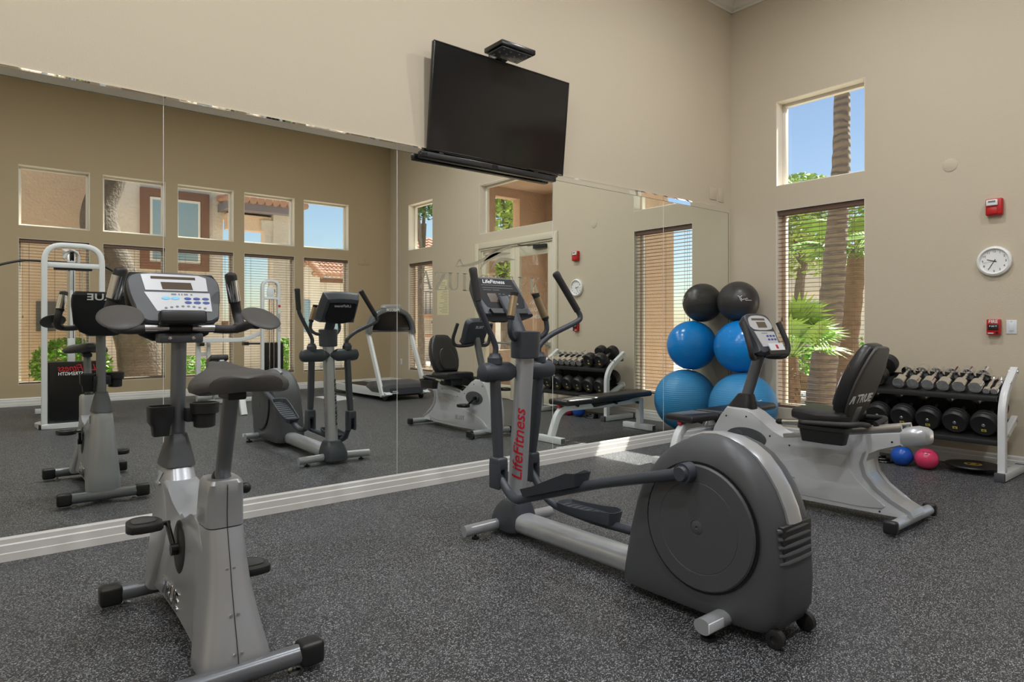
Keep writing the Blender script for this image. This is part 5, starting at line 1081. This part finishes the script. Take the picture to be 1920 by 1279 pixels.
arch = [(-0.44, 1.07, 0.05), (-0.43, 1.17, 0.055), (-0.385, 1.29, 0.06), (-0.29, 1.40, 0.06), (-0.15, 1.455, 0.06), (0, 1.47, 0.06), (0.15, 1.455, 0.06), (0.29, 1.40, 0.06), (0.385, 1.29, 0.06), (0.43, 1.17, 0.055), (0.44, 1.07, 0.05)]
tube(bm, catmull([(tx+a*0.93, -5.64+0.02, z) for a, z, w in arch], 4), 0.045, 14, ry=0.075, ref=(0, 1, 0), p=3.5); ar = obj('console_arch', bm, M['grey_metal'], TR)
bm = B(); prism(bm, smooth2d([(tx-0.36, 1.13), (tx+0.36, 1.13), (tx+0.35, 1.26), (tx+0.25, 1.385), (tx, 1.43), (tx-0.25, 1.385), (tx-0.35, 1.26)], 4), 'xz', -5.67, -5.60, 0.012); cs = obj('console', bm, M['satin_black'], TR)
bm = B(); loft(bm, [sup((tx, -5.60, z), w, d, 'z', 20, 4) for z, w, d in ((1.48, 0.17, 0.055), (1.50, 0.185, 0.065), (1.54, 0.18, 0.06), (1.555, 0.15, 0.04))]); obj('fan_pod', bm, M['silver'], TR)
obj('brand_lettering', txt('PRECOR', 0.06, (tx, -5.542, 1.462), (-1, 0, 0), (0, 0, 1), 0.0008, 0.2, bold=0.0012, xs=1.1), M['white_print'], ar)
bm = B(); cyl(bm, (tx-0.35, -5.62, 1.115), (tx+0.35, -5.62, 1.115), 0.018, 12); obj('cross_bar', bm, M['grey_metal'], TR)

# ================================================================ LAT PULLDOWN TOWER (seen in the mirror)
LP = thing('lat_pulldown_machine', 'white lat pulldown tower with arched frame and black lettered weight shroud', 'gym machine', (-5.79, -5.5, 0))
gx = -5.79
bm = B(); tube(bm, fillet([(gx-0.285, -5.08, 0.03), (gx-0.285, -5.08, 2.145), (gx+0.285, -5.08, 2.145), (gx+0.285, -5.08, 0.03)], 0.20, 10), 0.030, 16, ry=0.034, ref=(0, 1, 0), p=7); obj('arched_frame', bm, M['white_metal'], LP)
bm = B(); box(bm, gx-0.27, gx+0.27, -5.105, -5.055, 1.88, 1.94, 0.006); obj('cross_member', bm, M['white_metal'], LP)
bm = B(); box(bm, gx-0.19, gx+0.19, -5.17, -5.11, 1.86, 1.95, 0.004); obj('top_plate', bm, M['slate'], LP)
bm = B(); prism(bm, smooth2d([(gx-0.315, -5.42), (gx-0.315, -5.08), (gx-0.25, -5.04), (gx+0.25, -5.04), (gx+0.315, -5.08), (gx+0.315, -5.42)], 3), 'xy', 0.004, 0.06, 0.01); obj('base_frame', bm, M['white_metal'], LP)
for s in (-1, 1):
    bm = B(); box(bm, gx+s*0.318-0.018, gx+s*0.318+0.018, -5.14, -5.06, 0.0, 0.05, 0.004); obj('end_cap', bm, M['black'], LP)
bm = B(); prism(bm, [(gx-0.25, -5.10), (gx-0.17, -5.075), (gx+0.25, -5.075), (gx+0.25, -5.30), (gx-0.25, -5.30)], 'xy', 0.062, 0.775, 0.008); sh = obj('weight_shroud', bm, M['satin_black'], LP)
obj('brand_lettering', txt('LifeFitness', 0.11, (gx+0.04, -5.0735, 0.70), (-1, 0, 0), (0, 0, 1), 0.001, 0.35, bold=0.001, xs=0.82), M['red_print'], sh)
obj('strength_lettering', txt('STRENGTH', 0.055, (gx-0.03, -5.0735, 0.635), (-1, 0, 0), (0, 0, 1), 0.001, bold=0.0008, xs=0.9), M['white_print'], sh)
for dx in (-0.035, 0.10):
    bm = B(); cyl(bm, (gx+dx, -5.20, 0.10), (gx+dx, -5.20, 1.87), 0.014 if dx < 0 else 0.006, 12); obj('guide_rod', bm, M['chrome'], LP)
bm = B(); box(bm, gx-0.05, gx+0.02, -5.23, -5.17, 0.70, 1.05, 0.004); obj('selector_bar', bm, M['white_metal'], LP)
bm = B(); cyl(bm, (gx+0.01, -5.22, 0.8), (gx+0.01, -5.22, 1.86), 0.004, 8); obj('cable', bm, M['black'], LP)
bm = B(); tube(bm, fillet([(gx, -5.35, 0.03), (gx, -5.35, 2.06), (gx, -6.05, 2.16)], 0.1, 6), 0.035, 14, ry=0.04, ref=(1, 0, 0), p=7); obj('main_column', bm, M['white_metal'], LP)
bm = B(); lathe(bm, [(0.0, -0.02), (0.055, -0.02), (0.06, -0.015), (0.05, 0), (0.06, 0.015), (0.055, 0.02), (0.0, 0.02)], TM((gx-0.01, -5.16, 2.03), RY(PI/2)), 24); obj('pulley', bm, M['black'], LP)
bm = B(); tube(bm, catmull([(gx-0.10, -5.10, 1.99), (gx-0.06, -5.13, 2.06), (gx, -5.15, 2.09), (gx+0.05, -5.16, 2.05), (gx+0.055, -5.16, 1.95)], 4), 0.018, 10); obj('pulley_bracket', bm, M['white_metal'], LP)
bm = B(); d_ = V(0.94, -0.30, 0).normalized(); cc = V(gx, -5.62, 1.98)
tube(bm, catmull([cc-d_*0.86+V(0, 0, -0.13), cc-d_*0.62+V(0, 0, -0.04), cc-d_*0.42+V(0, 0, 0.0), cc, cc+d_*0.36, cc+d_*0.50+V(0, 0, -0.05), cc+d_*0.62+V(0, 0, -0.12)], 5), 0.014, 10); obj('pull_bar', bm, M['black'], LP)
bm = B(); cyl(bm, cc, (cc.x, cc.y, 2.14), 0.004, 8); obj('bar_cable', bm, M['black'], LP)
bm = B(); box(bm, gx-0.035, gx+0.035, -6.75, -5.35, 0.004, 0.07, 0.005); box(bm, gx-0.28, gx+0.28, -6.80, -6.73, 0.004, 0.07, 0.005); box(bm, gx-0.03, gx+0.03, -6.33, -6.27, 0.06, 0.42, 0.004); obj('seat_frame', bm, M['white_metal'], LP)
bm = B(); box(bm, gx-0.17, gx+0.17, -6.50, -6.10, 0.42, 0.48, 0.02, 3); obj('seat_pad', bm, M['vinyl'], LP)
# ================================================================ LEG / PRESS STATION (seen in the mirror)
LS = thing('cable_station', 'white cable weight station with slim arched tower and leg rollers', 'gym machine', (-3.4, -6.4, 0))
kx = -2.995; ky = -6.5
bm = B(); tube(bm, fillet([(kx-0.13, ky, 0.03), (kx-0.13, ky, 1.925), (kx+0.13, ky, 1.925), (kx+0.13, ky, 0.03)], 0.12, 8), 0.024, 14, ry=0.040, ref=(0, 1, 0), p=7); obj('arched_tower', bm, M['white_metal'], LS)
bm = B(); box(bm, kx-0.11, kx+0.11, ky-0.03, ky+0.03, 1.62, 1.66, 0.005); prism(bm, smooth2d([(kx-0.05, 1.66), (kx+0.05, 1.66), (kx+0.05, 1.80), (kx, 1.84), (kx-0.05, 1.80)], 3), 'xz', ky+0.0, ky+0.02, 0.003); obj('pulley_block', bm, M['white_metal'], LS)
bm = B(); lathe(bm, [(0.0, -0.015), (0.05, -0.015), (0.05, 0.015), (0.0, 0.015)], TM((kx+0.03, ky-0.03, 1.76), RX(PI/2)), 20); obj('pulley', bm, M['black'], LS)
bm = B(); box(bm, kx-0.10, kx+0.10, ky-0.06, ky+0.04, 0.06, 0.93, 0.005); box(bm, kx+0.16, kx+0.19, ky-0.10, ky+0.06, 0.06, 0.93, 0.004); obj('weight_stack', bm, M['satin_black'], LS)
for dx in (-0.03, 0.035):
    bm = B(); cyl(bm, (kx+dx, ky+0.05, 0.08), (kx+dx, ky+0.05, 1.63), 0.008, 10); obj('guide_rod', bm, M['chrome'], LS)
bm = B(); cyl(bm, (kx+0.003, ky+0.055, 0.4), (kx+0.003, ky+0.055, 1.63), 0.004, 8); obj('cable', bm, M['black'], LS)
bm = B(); lathe(bm, [(0.022, 0), (0.022, 0.002), (0, 0.002)], TM((kx+0.13, ky+0.0405, 1.52), RX(-PI/2)), 18); obj('red_badge', bm, M['red_print'], LS)
obj('brand_lettering', txt('LifeFitness', 0.07, (kx+0.13, ky+0.0412, 1.25), (0, 0, 1), (1, 0, 0), 0.0006, 0.3), M['grey_print'], LS)
bm = B(); box(bm, -3.95, kx+0.17, ky-0.035, ky+0.035, 0.004, 0.07, 0.005); obj('base_beam', bm, M['white_metal'], LS)
bm = B(); box(bm, -4.02, -3.955, -6.93, -6.86, 0.004, 1.0, 0.006); box(bm, -3.86, -3.81, -6.93, -6.86, 0.004, 0.97, 0.006); box(bm, -3.97, -3.85, -6.92, -6.87, 0.72, 0.78, 0.004); box(bm, -3.93, -3.87, -6.90, -6.45, 0.004, 0.07, 0.004); obj('rear_post', bm, M['white_metal'], LS)
bm = B(); tube(bm, fillet([(-4.08, -6.84, 0.97), (-3.35, -6.66, 0.975), (-3.10, -6.56, 1.10)], 0.12, 6), 0.028, 12, ry=0.034, p=7); obj('press_arm', bm, M['white_metal'], LS)
for x in (-3.99, -3.32):
    bm = B(); box(bm, x-0.035, x+0.035, -6.80, -6.64, 0.885, 0.94, 0.006); obj('grip_bracket', bm, M['black'], LS)
bm = B(); cyl(bm, (-3.30, -6.64, 0.915), (-3.12, -6.60, 0.912), 0.016, 12); obj('handle_grip', bm, M['foam'], LS)
bm = B(); box(bm, -4.05, -3.80, -6.2, -5.92, 0.66, 0.74, 0.02, 3, RX(0.3)); obj('back_pad', bm, M['vinyl'], LS)
bm = B(); box(bm, -4.03, -3.77, -6.05, -5.62, 0.43, 0.49, 0.02, 3); obj('seat_pad', bm, M['vinyl'], LS)
bm = B(); tube(bm, fillet([(-3.90, -6.5, 0.30), (-3.90, -5.05, 0.36), (-3.90, -4.88, 0.0)], 0.28, 10), 0.032, 14, ry=0.040, ref=(1, 0, 0), p=7); obj('front_leg', bm, M['white_metal'], LS)
bm = B(); box(bm, -3.93, -3.87, -6.10, -5.9, 0.30, 0.70, 0.005); box(bm, -3.92, -3.88, -5.86, -5.80, 0.33, 0.44, 0.004); obj('seat_support', bm, M['white_metal'], LS)
for s in (-1, 1):
    bm = B(); lathe(bm, [(0.02, -0.10), (0.062, -0.10), (0.068, -0.09), (0.068, 0.09), (0.062, 0.10), (0.02, 0.10)], TM((-3.88+s*0.12, -6.50, 0.13), RY(PI/2)), 24); obj('leg_roller', bm, M['white_metal'], LS)
bm = B(); cyl(bm, (-4.09, -6.5, 0.13), (-3.67, -6.5, 0.13), 0.014, 10); obj('roller_axle', bm, M['steel'], LS)
# ================================================================ window returns (added lining; its pale colour stands in for light on the reveals)
def liner(axis, u0, u1, z0, z1, n):
    bm = B(); t = 0.006
    def bx(a0, a1, b0, b1):
        if axis == 'x': box(bm, 0.001, 0.129, a0, a1, b0, b1)
        else: box(bm, a0, a1, YO-0.129, YO-0.001, b0, b1)
    bx(u0, u0+t, z0, z1); bx(u1-t, u1, z0, z1); bx(u0+t, u1-t, z0, z0+t); bx(u0+t, u1-t, z1-t, z1)
    struct('trim_%d' % n, bm, M['winframe'])
n_ = 5
for a in ((*PW, UZ0, UZ1), (*PW, LZ0, LZ1R), (*NW, UZ0, UZ1), (*NW, LZ0, LZ1R), (*DR, *TRZ)): liner('x', *a, n_); n_ += 1
for a, b_ in OPX: liner('y', a, b_, UZ0, UZ1, n_); n_ += 1; liner('y', a, b_, LZ0, LZ1O, n_); n_ += 1
# ================================================================ OUTDOORS
bm = B(); box(bm, -60, 80, -80, 60, -0.3, -0.13); struct('ground', bm, M['dirt'])
bm = B(); box(bm, 0.2, 4.2, -5.6, -2.1, -0.13, -0.01); box(bm, 4.2, 5.4, -30, 30, -0.13, -0.03); struct('pavement', bm, M['paving'])
# entry porch
bm = B()
box(bm, 0.2, 0.68, -5.5, -5.3, 0, 3.76); box(bm, 1.26, 1.9, -5.5, -5.3, 0, 3.76); box(bm, 0.68, 1.26, -5.5, -5.3, 3.59, 3.76); box(bm, 0.68, 1.26, -5.5, -5.3, 0, 0.75)
box(bm, 1.9, 2.1, -5.5, -4.75, 0, 3.76); box(bm, 0.2, 2.1, -2.6, -2.4, 0, 3.76); box(bm, 1.9, 2.1, -2.6, -3.15, 0, 3.76); box(bm, 1.9, 2.1, -4.75, -3.15, 3.1, 3.76)
box(bm, 0.2, 2.25, -5.6, -2.3, 3.76, 4.05)
struct('porch', bm, M['stucco_porch'])
def leaf_cloud(bm, c, r, n, size, rnd, shell=0.55):
    c = V(*c)
    for _ in range(n):
        d = V(rnd.gauss(0, 1), rnd.gauss(0, 1), rnd.gauss(0, 1)).normalized()*(shell+(1-shell)*rnd.random()) if rnd.random() < 0.8 else V(rnd.uniform(-.5, .5), rnd.uniform(-.5, .5), rnd.uniform(-.5, .5))
        p = c+V(d.x*r[0], d.y*r[1], d.z*r[2])
        a = V(rnd.gauss(0, 1), rnd.gauss(0, 1), rnd.gauss(0, .6)).normalized(); b_ = a.cross(V(rnd.gauss(0, 1), rnd.gauss(0, 1), rnd.gauss(0, 1)).normalized()).normalized()
        s = size*rnd.uniform(0.6, 1.3)
        q = [p-a*s, p-b_*s*0.42, p+a*s, p+b_*s*0.42]; bm.faces.new([bm.verts.new(v) for v in q])
def tree(nm, lab, base, pts, rad, clouds, nleaf, size, seed, mt='leaf', bark='bark', grp='trees outside the windows'):
    rnd = random.Random(seed); t = thing(nm, lab, 'tree', base, grp)
    bm = B(); P = catmull(pts, 5); n = len(P); rr = [rad[0]+(rad[1]-rad[0])*i/(n-1) for i in range(n)]; tube(bm, P, rr, 14)
    for v in bm.verts: v.co += V(rnd.uniform(-1, 1), rnd.uniform(-1, 1), 0)*0.012
    obj('trunk', bm, M[bark], t)
    bm = B()
    for c, r in clouds: leaf_cloud(bm, c, r, nleaf, size, rnd)
    obj('foliage', bm, M[mt], t, smooth=False, kind='stuff')
    for k, (c, r) in enumerate(clouds[:4]):
        bm = B(); e_ = P[int(n*0.75)]; tube(bm, catmull([e_, (e_+V(*c))/2+V(0, 0, 0.15), V(*c)], 4), [0.06]*9 if False else 0.045, 8); obj('branch', bm, M[bark], t)
    return t
tree('shade_tree', 'leafy green tree seen through the porch opening', (4.7, -10.0, -0.13), [(4.7, -10, -0.13), (4.75, -10.05, 1.3), (4.6, -10, 2.8), (4.7, -9.9, 4.2)], (0.2, 0.1), [((4.7, -10, 3.6), (1.3, 1.3, 1.2)), ((4.2, -9.6, 5.0), (1.2, 1.2, 1.0)), ((5.4, -10.5, 5.2), (1.2, 1.2, 1.0)), ((4.4, -10.2, 2.2), (1.0, 1.0, 0.7)), ((5.3, -9.7, 6.2), (1.2, 1.2, 1.0))], 1500, 0.085, 1)
tree('shade_tree', 'leafy tree over the tile roofed house beyond the narrow window', (3.4, -12.4, -0.13), [(3.4, -12.4, -0.13), (3.3, -12.3, 2.0), (3.5, -12.4, 4.2)], (0.16, 0.08), [((2.9, -12.0, 5.6), (1.2, 1.2, 0.8)), ((3.9, -12.9, 5.9), (1.3, 1.3, 0.9)), ((2.6, -12.4, 6.6), (1.2, 1.2, 0.9)), ((3.5, -12.3, 4.9), (1.0, 1.0, 0.6))], 1300, 0.085, 2, 'leaf_dark')
tree('garden_tree', 'light green feathery tree behind the palm trunks', (8.8, 3.6, -0.13), [(8.8, 3.6, -0.13), (8.7, 3.7, 1.8), (8.9, 3.6, 3.2)], (0.15, 0.08), [((8.8, 3.9, 3.3), (1.5, 1.5, 1.0)), ((8.4, 2.7, 3.6), (1.3, 1.2, 0.9)), ((9.2, 4.8, 3.7), (1.3, 1.2, 1.0)), ((8.9, 3.7, 4.4), (0.9, 0.8, 0.5)), ((8.6, 1.7, 3.0), (1.0, 1.0, 0.8)), ((8.4, 5.6, 2.6), (1.0, 1.0, 0.8))], 1500, 0.085, 3)
# big leaning tree outside the back wall
tree('leaning_tree', 'thick leaning tree trunk with rough bark outside the back windows', (-4.2, -10.0, -0.13), [(-4.15, -10.0, -0.13), (-4.28, -10.0, 0.8), (-4.5, -10.0, 1.7), (-4.86, -10.0, 2.75), (-4.92, -10.05, 3.4), (-4.66, -10.1, 4.3), (-4.5, -10.1, 6.5)], (0.44, 0.2), [((-4.4, -10.4, 8.0), (1.8, 1.4, 1.0)), ((-5.6, -10.2, 7.6), (1.4, 1.2, 0.9))], 900, 0.1, 4)
# palms
def palm(nm, lab, pts, rad, bark='palm_bark', top_fronds=0, seed=5, fl=1.5):
    t = thing(nm, lab, 'palm tree', (pts[0][0], pts[0][1], -0.13), 'palm trees outside the window'); rnd = random.Random(seed)
    bm = B(); P = catmull(pts, 10); n = len(P); tube(bm, P, [(rad[0]+(rad[1]-rad[0])*i/(n-1))*(1+0.05*math.sin(i*2.1)) for i in range(n)], 18); obj('trunk', bm, M[bark], t)
    for k in range(top_fronds): obj('frond', frond(V(*pts[-1]), 2*PI*k/top_fronds+rnd.uniform(-.2, .2), rnd.uniform(-0.3, 0.6), fl, rnd), M['frond'], t, smooth=False)
    return t
def frond(base, az, el_, L, rnd, n=22, fan=False):
    """fan palm leaf: stalk and a pleated fan of narrow blades"""
    bm = B(); d = V(math.cos(az)*math.cos(el_), math.sin(az)*math.cos(el_), math.sin(el_)); side = d.cross(V(0, 0, 1)).normalized(); up = side.cross(d).normalized()
    hub = base+d*L*0.5; tube(bm, [base, hub], 0.010, 5)
    for k in range(n):
        a = (k/(n-1)-0.5)*PI*1.25; dd = d*math.cos(a)+side*math.sin(a); l = L*0.55*(0.8+0.2*math.cos(a)); w = 0.028*L
        nn = dd.cross(up).normalized(); droop = V(0, 0, -0.18*l*rnd.uniform(0.5, 1.5))
        m_ = hub+dd*l*0.55+up*0.01; e_ = hub+dd*l+droop
        v0 = bm.verts.new(hub); v1 = bm.verts.new(m_+nn*w); v2 = bm.verts.new(e_); v3 = bm.verts.new(m_-nn*w); v4 = bm.verts.new(m_+up*0.012)
        bm.faces.new((v0, v1, v4)); bm.faces.new((v1, v2, v4)); bm.faces.new((v2, v3, v4)); bm.faces.new((v3, v0, v4))
    return bm
palm('tall_palm', 'tall palm with thick grey trunk filling the middle of the window', [(3.0, 0.44, -0.13), (3.0, 0.40, 0.4), (3.0, 0.27, 1.5), (3.0, 0.20, 2.4), (3.0, 0.13, 3.4), (3.0, 0.11, 4.6), (3.0, 0.05, 9.0)], (0.21, 0.085), 'palm_bark', 14, 5)
palm('tall_palm', 'brown palm trunk with shaggy husk at the edge of the window', [(4.0, 0.55, -0.13), (4.0, 0.47, 0.9), (4.0, 0.36, 2.0), (4.0, 0.33, 2.4)], (0.17, 0.12), 'husk', 16, 6, 1.05)
fpm = thing('fan_palm', 'small fan palm with shaggy brown trunk and green fronds by the window', 'palm tree', (1.5, 0.06, -0.13), 'palm trees outside the window'); rnd = random.Random(11)
bm = B(); tube(bm, [(1.5, 0.06, -0.13), (1.5, 0.06, 0.35), (1.5, 0.07, 0.80)], [0.085, 0.095, 0.07], 14)
for k in range(150):
    a = rnd.uniform(0, 2*PI); z = rnd.uniform(-0.1, 0.78); r = 0.09; p = V(1.5+r*math.cos(a), 0.06+r*math.sin(a), z); o_ = V(math.cos(a), math.sin(a), rnd.uniform(-0.9, 0.3))*rnd.uniform(0.03, 0.085); tn = V(-math.sin(a), math.cos(a), 0)*0.012
    bm.faces.new([bm.verts.new(p-tn), bm.verts.new(p+tn), bm.verts.new(p+o_)])
obj('shaggy_trunk', bm, M['husk'], fpm, smooth=False)
for k in range(20):
    el_ = rnd.uniform(0.15, 1.3); obj('frond', frond(V(1.5, 0.07, 0.80), 2*PI*k/20*2.4+rnd.uniform(-.2, .2), el_, rnd.uniform(0.75, 1.0), rnd, 24), M['frond'], fpm, smooth=False)
# shrubs and hedges
def shrub(nm, lab, c, r, n, mt, seed, size=0.05, flowers=None):
    rnd = random.Random(seed); t = thing(nm, lab, 'shrub', (c[0], c[1], -0.13), 'shrubs outside the windows'); bm = B()
    leaf_cloud(bm, c, r, n, size, rnd, 0.8); obj('foliage', bm, M[mt], t, smooth=False, kind='stuff')
    bm = B()
    for k in range(5): tube(bm, [(c[0]+rnd.uniform(-.1, .1), c[1]+rnd.uniform(-.1, .1), -0.13), (c[0]+rnd.uniform(-.5, .5)*r[0], c[1]+rnd.uniform(-.5, .5)*r[1], c[2])], 0.012, 6)
    obj('stems', bm, M['bark'], t, kind='stuff')
    if flowers:
        bm = B(); leaf_cloud(bm, c, r, 50, 0.04, rnd, 0.95); obj('flowers', bm, M['flower'], t, smooth=False, kind='stuff')
M['flower'] = mat('pink_flower', hexlin(214, 60, 96), 0.5)
shrub('flowering_shrub', 'bright green shrub with pink flowers behind the palms', (5.0, 1.0, 0.55), (0.5, 0.7, 0.5), 1400, 'hedge', 21, 0.06, True)
shrub('garden_shrub', 'bright green shrub beside the small fan palm', (5.1, 2.5, 0.5), (0.5, 0.7, 0.5), 1400, 'hedge', 22, 0.06)
shrub('clipped_hedge', 'clipped green hedge outside the back window nearest the pulldown tower', (-5.4, -9.6, 0.5), (0.62, 0.4, 0.5), 2600, 'hedge', 23, 0.05)
shrub('garden_shrub', 'green shrub outside the back window next to the slim cable tower', (-1.6, -9.6, 0.45), (0.35, 0.35, 0.5), 1200, 'hedge', 24, 0.05)
shrub('garden_shrub', 'low green shrub outside the back wall below the pale house', (-3.3, -10.6, 0.2), (0.5, 0.4, 0.4), 1200, 'hedge', 25, 0.05)
# low garden wall
gw = thing('garden_wall', 'low brown block wall behind the palms', 'wall', (6.2, 2.0, -0.13))
for row in range(2):
    for k in range(22):
        y0 = -2.5+k*0.42+(0.21 if row % 2 else 0); bm = B(); box(bm, 6.1, 6.3, y0+0.005, y0+0.415, -0.13+row*0.2+0.003, -0.13+(row+1)*0.2-0.003, 0.008, 1); obj('block', bm, M['blockwall'], gw)
# houses
def roof_rows(bm, x0, x1, y0, y1, z0, z1, axis, n):
    """barrel tile rows running up the slope from (y0,z0) to (y1,z1)"""
    for k in range(n):
        x = x0+(x1-x0)*(k+0.5)/n; w = (x1-x0)/n*0.5; m_ = 7
        for j in range(m_):
            t0, t1 = j/m_, (j+1)/m_
            a = V(x, y0+(y1-y0)*t0, z0+(z1-z0)*t0+0.02); b_ = V(x, y0+(y1-y0)*t1, z0+(z1-z0)*t1)
            if axis == 'x': a = V(a.y, a.x, a.z); b_ = V(b_.y, b_.x, b_.z)
            tube(bm, [a, b_], [w*1.02, w*0.86], 8)
# pale two storey house behind the back wall
HB = thing('pale_house', 'pale stucco house with brown trimmed window and tile roofed porch', 'house', (-3.0, -15.0, -0.13), 'houses outside the windows')
bm = B(); box(bm, -4.7, -1.67, -17.0, -14.0, -0.13, 6.5); obj('wall', bm, M['stucco_grey'], HB)
bm = B(); box(bm, -3.60, -3.40, -14.0, -13.93, 2.6, 4.60); box(bm, -2.22, -2.02, -14.0, -13.93, 2.6, 4.60); box(bm, -3.40, -2.22, -14.0, -13.93, 4.40, 4.60); box(bm, -3.40, -2.22, -14.0, -13.93, 2.6, 2.78); w_ = obj('window_trim', bm, M['fascia'], HB)
bm = B(); box(bm, -3.39, -3.33, -13.99, -13.95, 2.79, 4.39); box(bm, -2.29, -2.23, -13.99, -13.95, 2.79, 4.39); box(bm, -3.33, -2.29, -13.99, -13.95, 4.33, 4.39); box(bm, -3.33, -2.29, -13.99, -13.95, 2.79, 2.85); box(bm, -2.84, -2.79, -13.99, -13.95, 2.85, 4.33); obj('window_frame', bm, M['trim'], w_)
bm = B(); box(bm, -3.33, -2.29, -13.985, -13.97, 2.85, 4.33); obj('pane', bm, M['house_glass'], w_)
bm = B(); box(bm, -1.67, -0.45, -13.9, -13.6, 3.72, 4.12); obj('porch_beam', bm, M['stucco'], HB)
bm = B(); box(bm, -0.52, -0.10, -13.95, -13.5, -0.13, 4.18); box(bm, -0.72, -0.5, -13.9, -13.55, 3.3, 3.75); box(bm, -0.82, -0.1, -13.92, -13.52, 3.75, 4.02); obj('porch_column', bm, M['stucco_grey'], HB)
bm = B(); box(bm, -1.8, 0.2, -14.6, -13.2, 4.18, 4.38); obj('eave', bm, M['eave'], HB)
bm = B(); box(bm, -1.67, 0.15, -14.4, -13.9, 4.0, 4.19); obj('porch_soffit', bm, M['stucco'], HB)
bm = B(); roof_rows(bm, -1.85, 0.3, -13.1, -15.5, 4.42, 4.72, 'y', 11); obj('roof_tiles', bm, M['roof_tile'], HB, kind='stuff')
bm = B(); box(bm, -1.65, 0.2, -14.6, -14.0, -0.13, 1.15); obj('porch_wall', bm, M['stucco_white'], HB)
bm = B(); box(bm, -1.7, 0.3, -14.7, -13.9, 1.16, 1.32); obj('porch_cap', bm, M['fascia'], HB)
# near tan building
TB = thing('tan_building', 'tan stucco building wall close outside the back wall', 'building', (-7.5, -11.0, -0.13), 'houses outside the windows')
bm = B(); box(bm, -11.5, -4.97, -12.5, -10.6, -0.13, 4.45); obj('wall', bm, M['stucco'], TB)
bm = B(); box(bm, -11.7, -4.8, -12.7, -10.45, 4.45, 4.6); obj('eave', bm, M['fascia'], TB)
bm = B(); box(bm, -5.85, -5.72, -10.6, -10.56, 1.1, 1.65); box(bm, -5.72, -5.55, -10.6, -10.56, 1.1, 1.65); obj('meter_box', bm, M['grey_metal'], TB)
# gabled tile roof house
HC = thing('gabled_house', 'white house with gabled clay tile roof beyond the corner window', 'house', (2.5, -16.5, -0.13), 'houses outside the windows')
bm = B(); prism(bm, [(0.7, -0.13), (1.62, -0.13), (1.62, 2.72), (1.2, 3.12), (0.7, 2.66)], 'xz', -17.0, -15.5); obj('gable_wall', bm, M['stucco_white'], HC)
bm = B(); box(bm, 1.5, 4.2, -18, -15.8, -0.13, 2.7); obj('wall', bm, M['stucco_white'], HC)
for x0 in (0.95, 2.0, 3.1):
    bm = B(); yy = -15.5 if x0 < 1.5 else -15.8; box(bm, x0, x0+0.35, yy, yy+0.03, 1.0, 2.0); obj('window', bm, M['house_glass'], HC)
bm = B(); roof_rows(bm, 1.35, 4.3, -15.45, -17.6, 2.78, 3.75, 'y', 20); obj('roof_tiles', bm, M['roof_tile'], HC, kind='stuff')
bm = B(); roof_rows(bm, -17.1, -15.35, 1.72, 1.2, 2.74, 3.22, 'x', 8); roof_rows(bm, -17.1, -15.35, 0.6, 1.2, 2.66, 3.22, 'x', 8); obj('gable_tiles', bm, M['roof_tile'], HC, kind='stuff')
bm = B(); box(bm, 1.65, 4.3, -15.82, -15.6, 2.58, 2.72); obj('fascia', bm, M['fascia'], HC)
# house with stairs beyond the narrow window
HD = thing('stair_house', 'white house with clay tile roof and outside stair railing', 'house', (8.5, -18.5, -0.13), 'houses outside the windows')
bm = B(); box(bm, 4.8, 13.0, -22.0, -16.6, -0.13, 3.5); obj('wall', bm, M['stucco_white'], HD)
bm = B(); box(bm, 4.6, 13.2, -16.65, -16.4, 3.4, 3.58); obj('fascia', bm, M['fascia'], HD)
bm = B(); roof_rows(bm, 4.6, 13.2, -16.35, -19.0, 3.62, 4.75, 'y', 34); obj('roof_tiles', bm, M['roof_tile'], HD, kind='stuff')
bm = B(); box(bm, 5.0, 7.4, -16.6, -15.6, 1.5, 1.62); box(bm, 5.0, 7.4, -16.2, -15.5, 0.8, 0.9); obj('landing', bm, M['blockwall'], HD)
bm = B()
for k in range(14): cyl(bm, (5.0+k*0.18, -15.6, 1.62), (5.0+k*0.18, -15.6, 2.4), 0.012, 6)
cyl(bm, (5.0, -15.6, 2.4), (7.4, -15.6, 2.4), 0.02, 6); tube(bm, [(5.0, -15.6, 2.4), (4.4, -15.6, 1.7)], 0.02, 6)
obj('railing', bm, M['black'], HD, kind='stuff')
# white house across the garden
HE = thing('garden_house', 'white house with low grey roof across the garden', 'house', (14.0, 5.5, -0.13), 'houses outside the windows')
bm = B(); box(bm, 12.5, 17.0, 3.0, 11.0, -0.13, 2.2); obj('wall', bm, M['stucco_white'], HE)
bm = B(); prism(bm, [(2.6, 2.2), (11.4, 2.2), (9.0, 3.3), (5.4, 3.3)], 'yz', 12.2, 17.3); obj('roof', bm, M['stucco_grey'], HE)
bm = B(); box(bm, 12.46, 12.5, 4.8, 6.0, 0.9, 1.9); box(bm, 12.46, 12.5, 7.4, 8.6, 0.9, 1.9); obj('window', bm, M['house_glass'], HE)
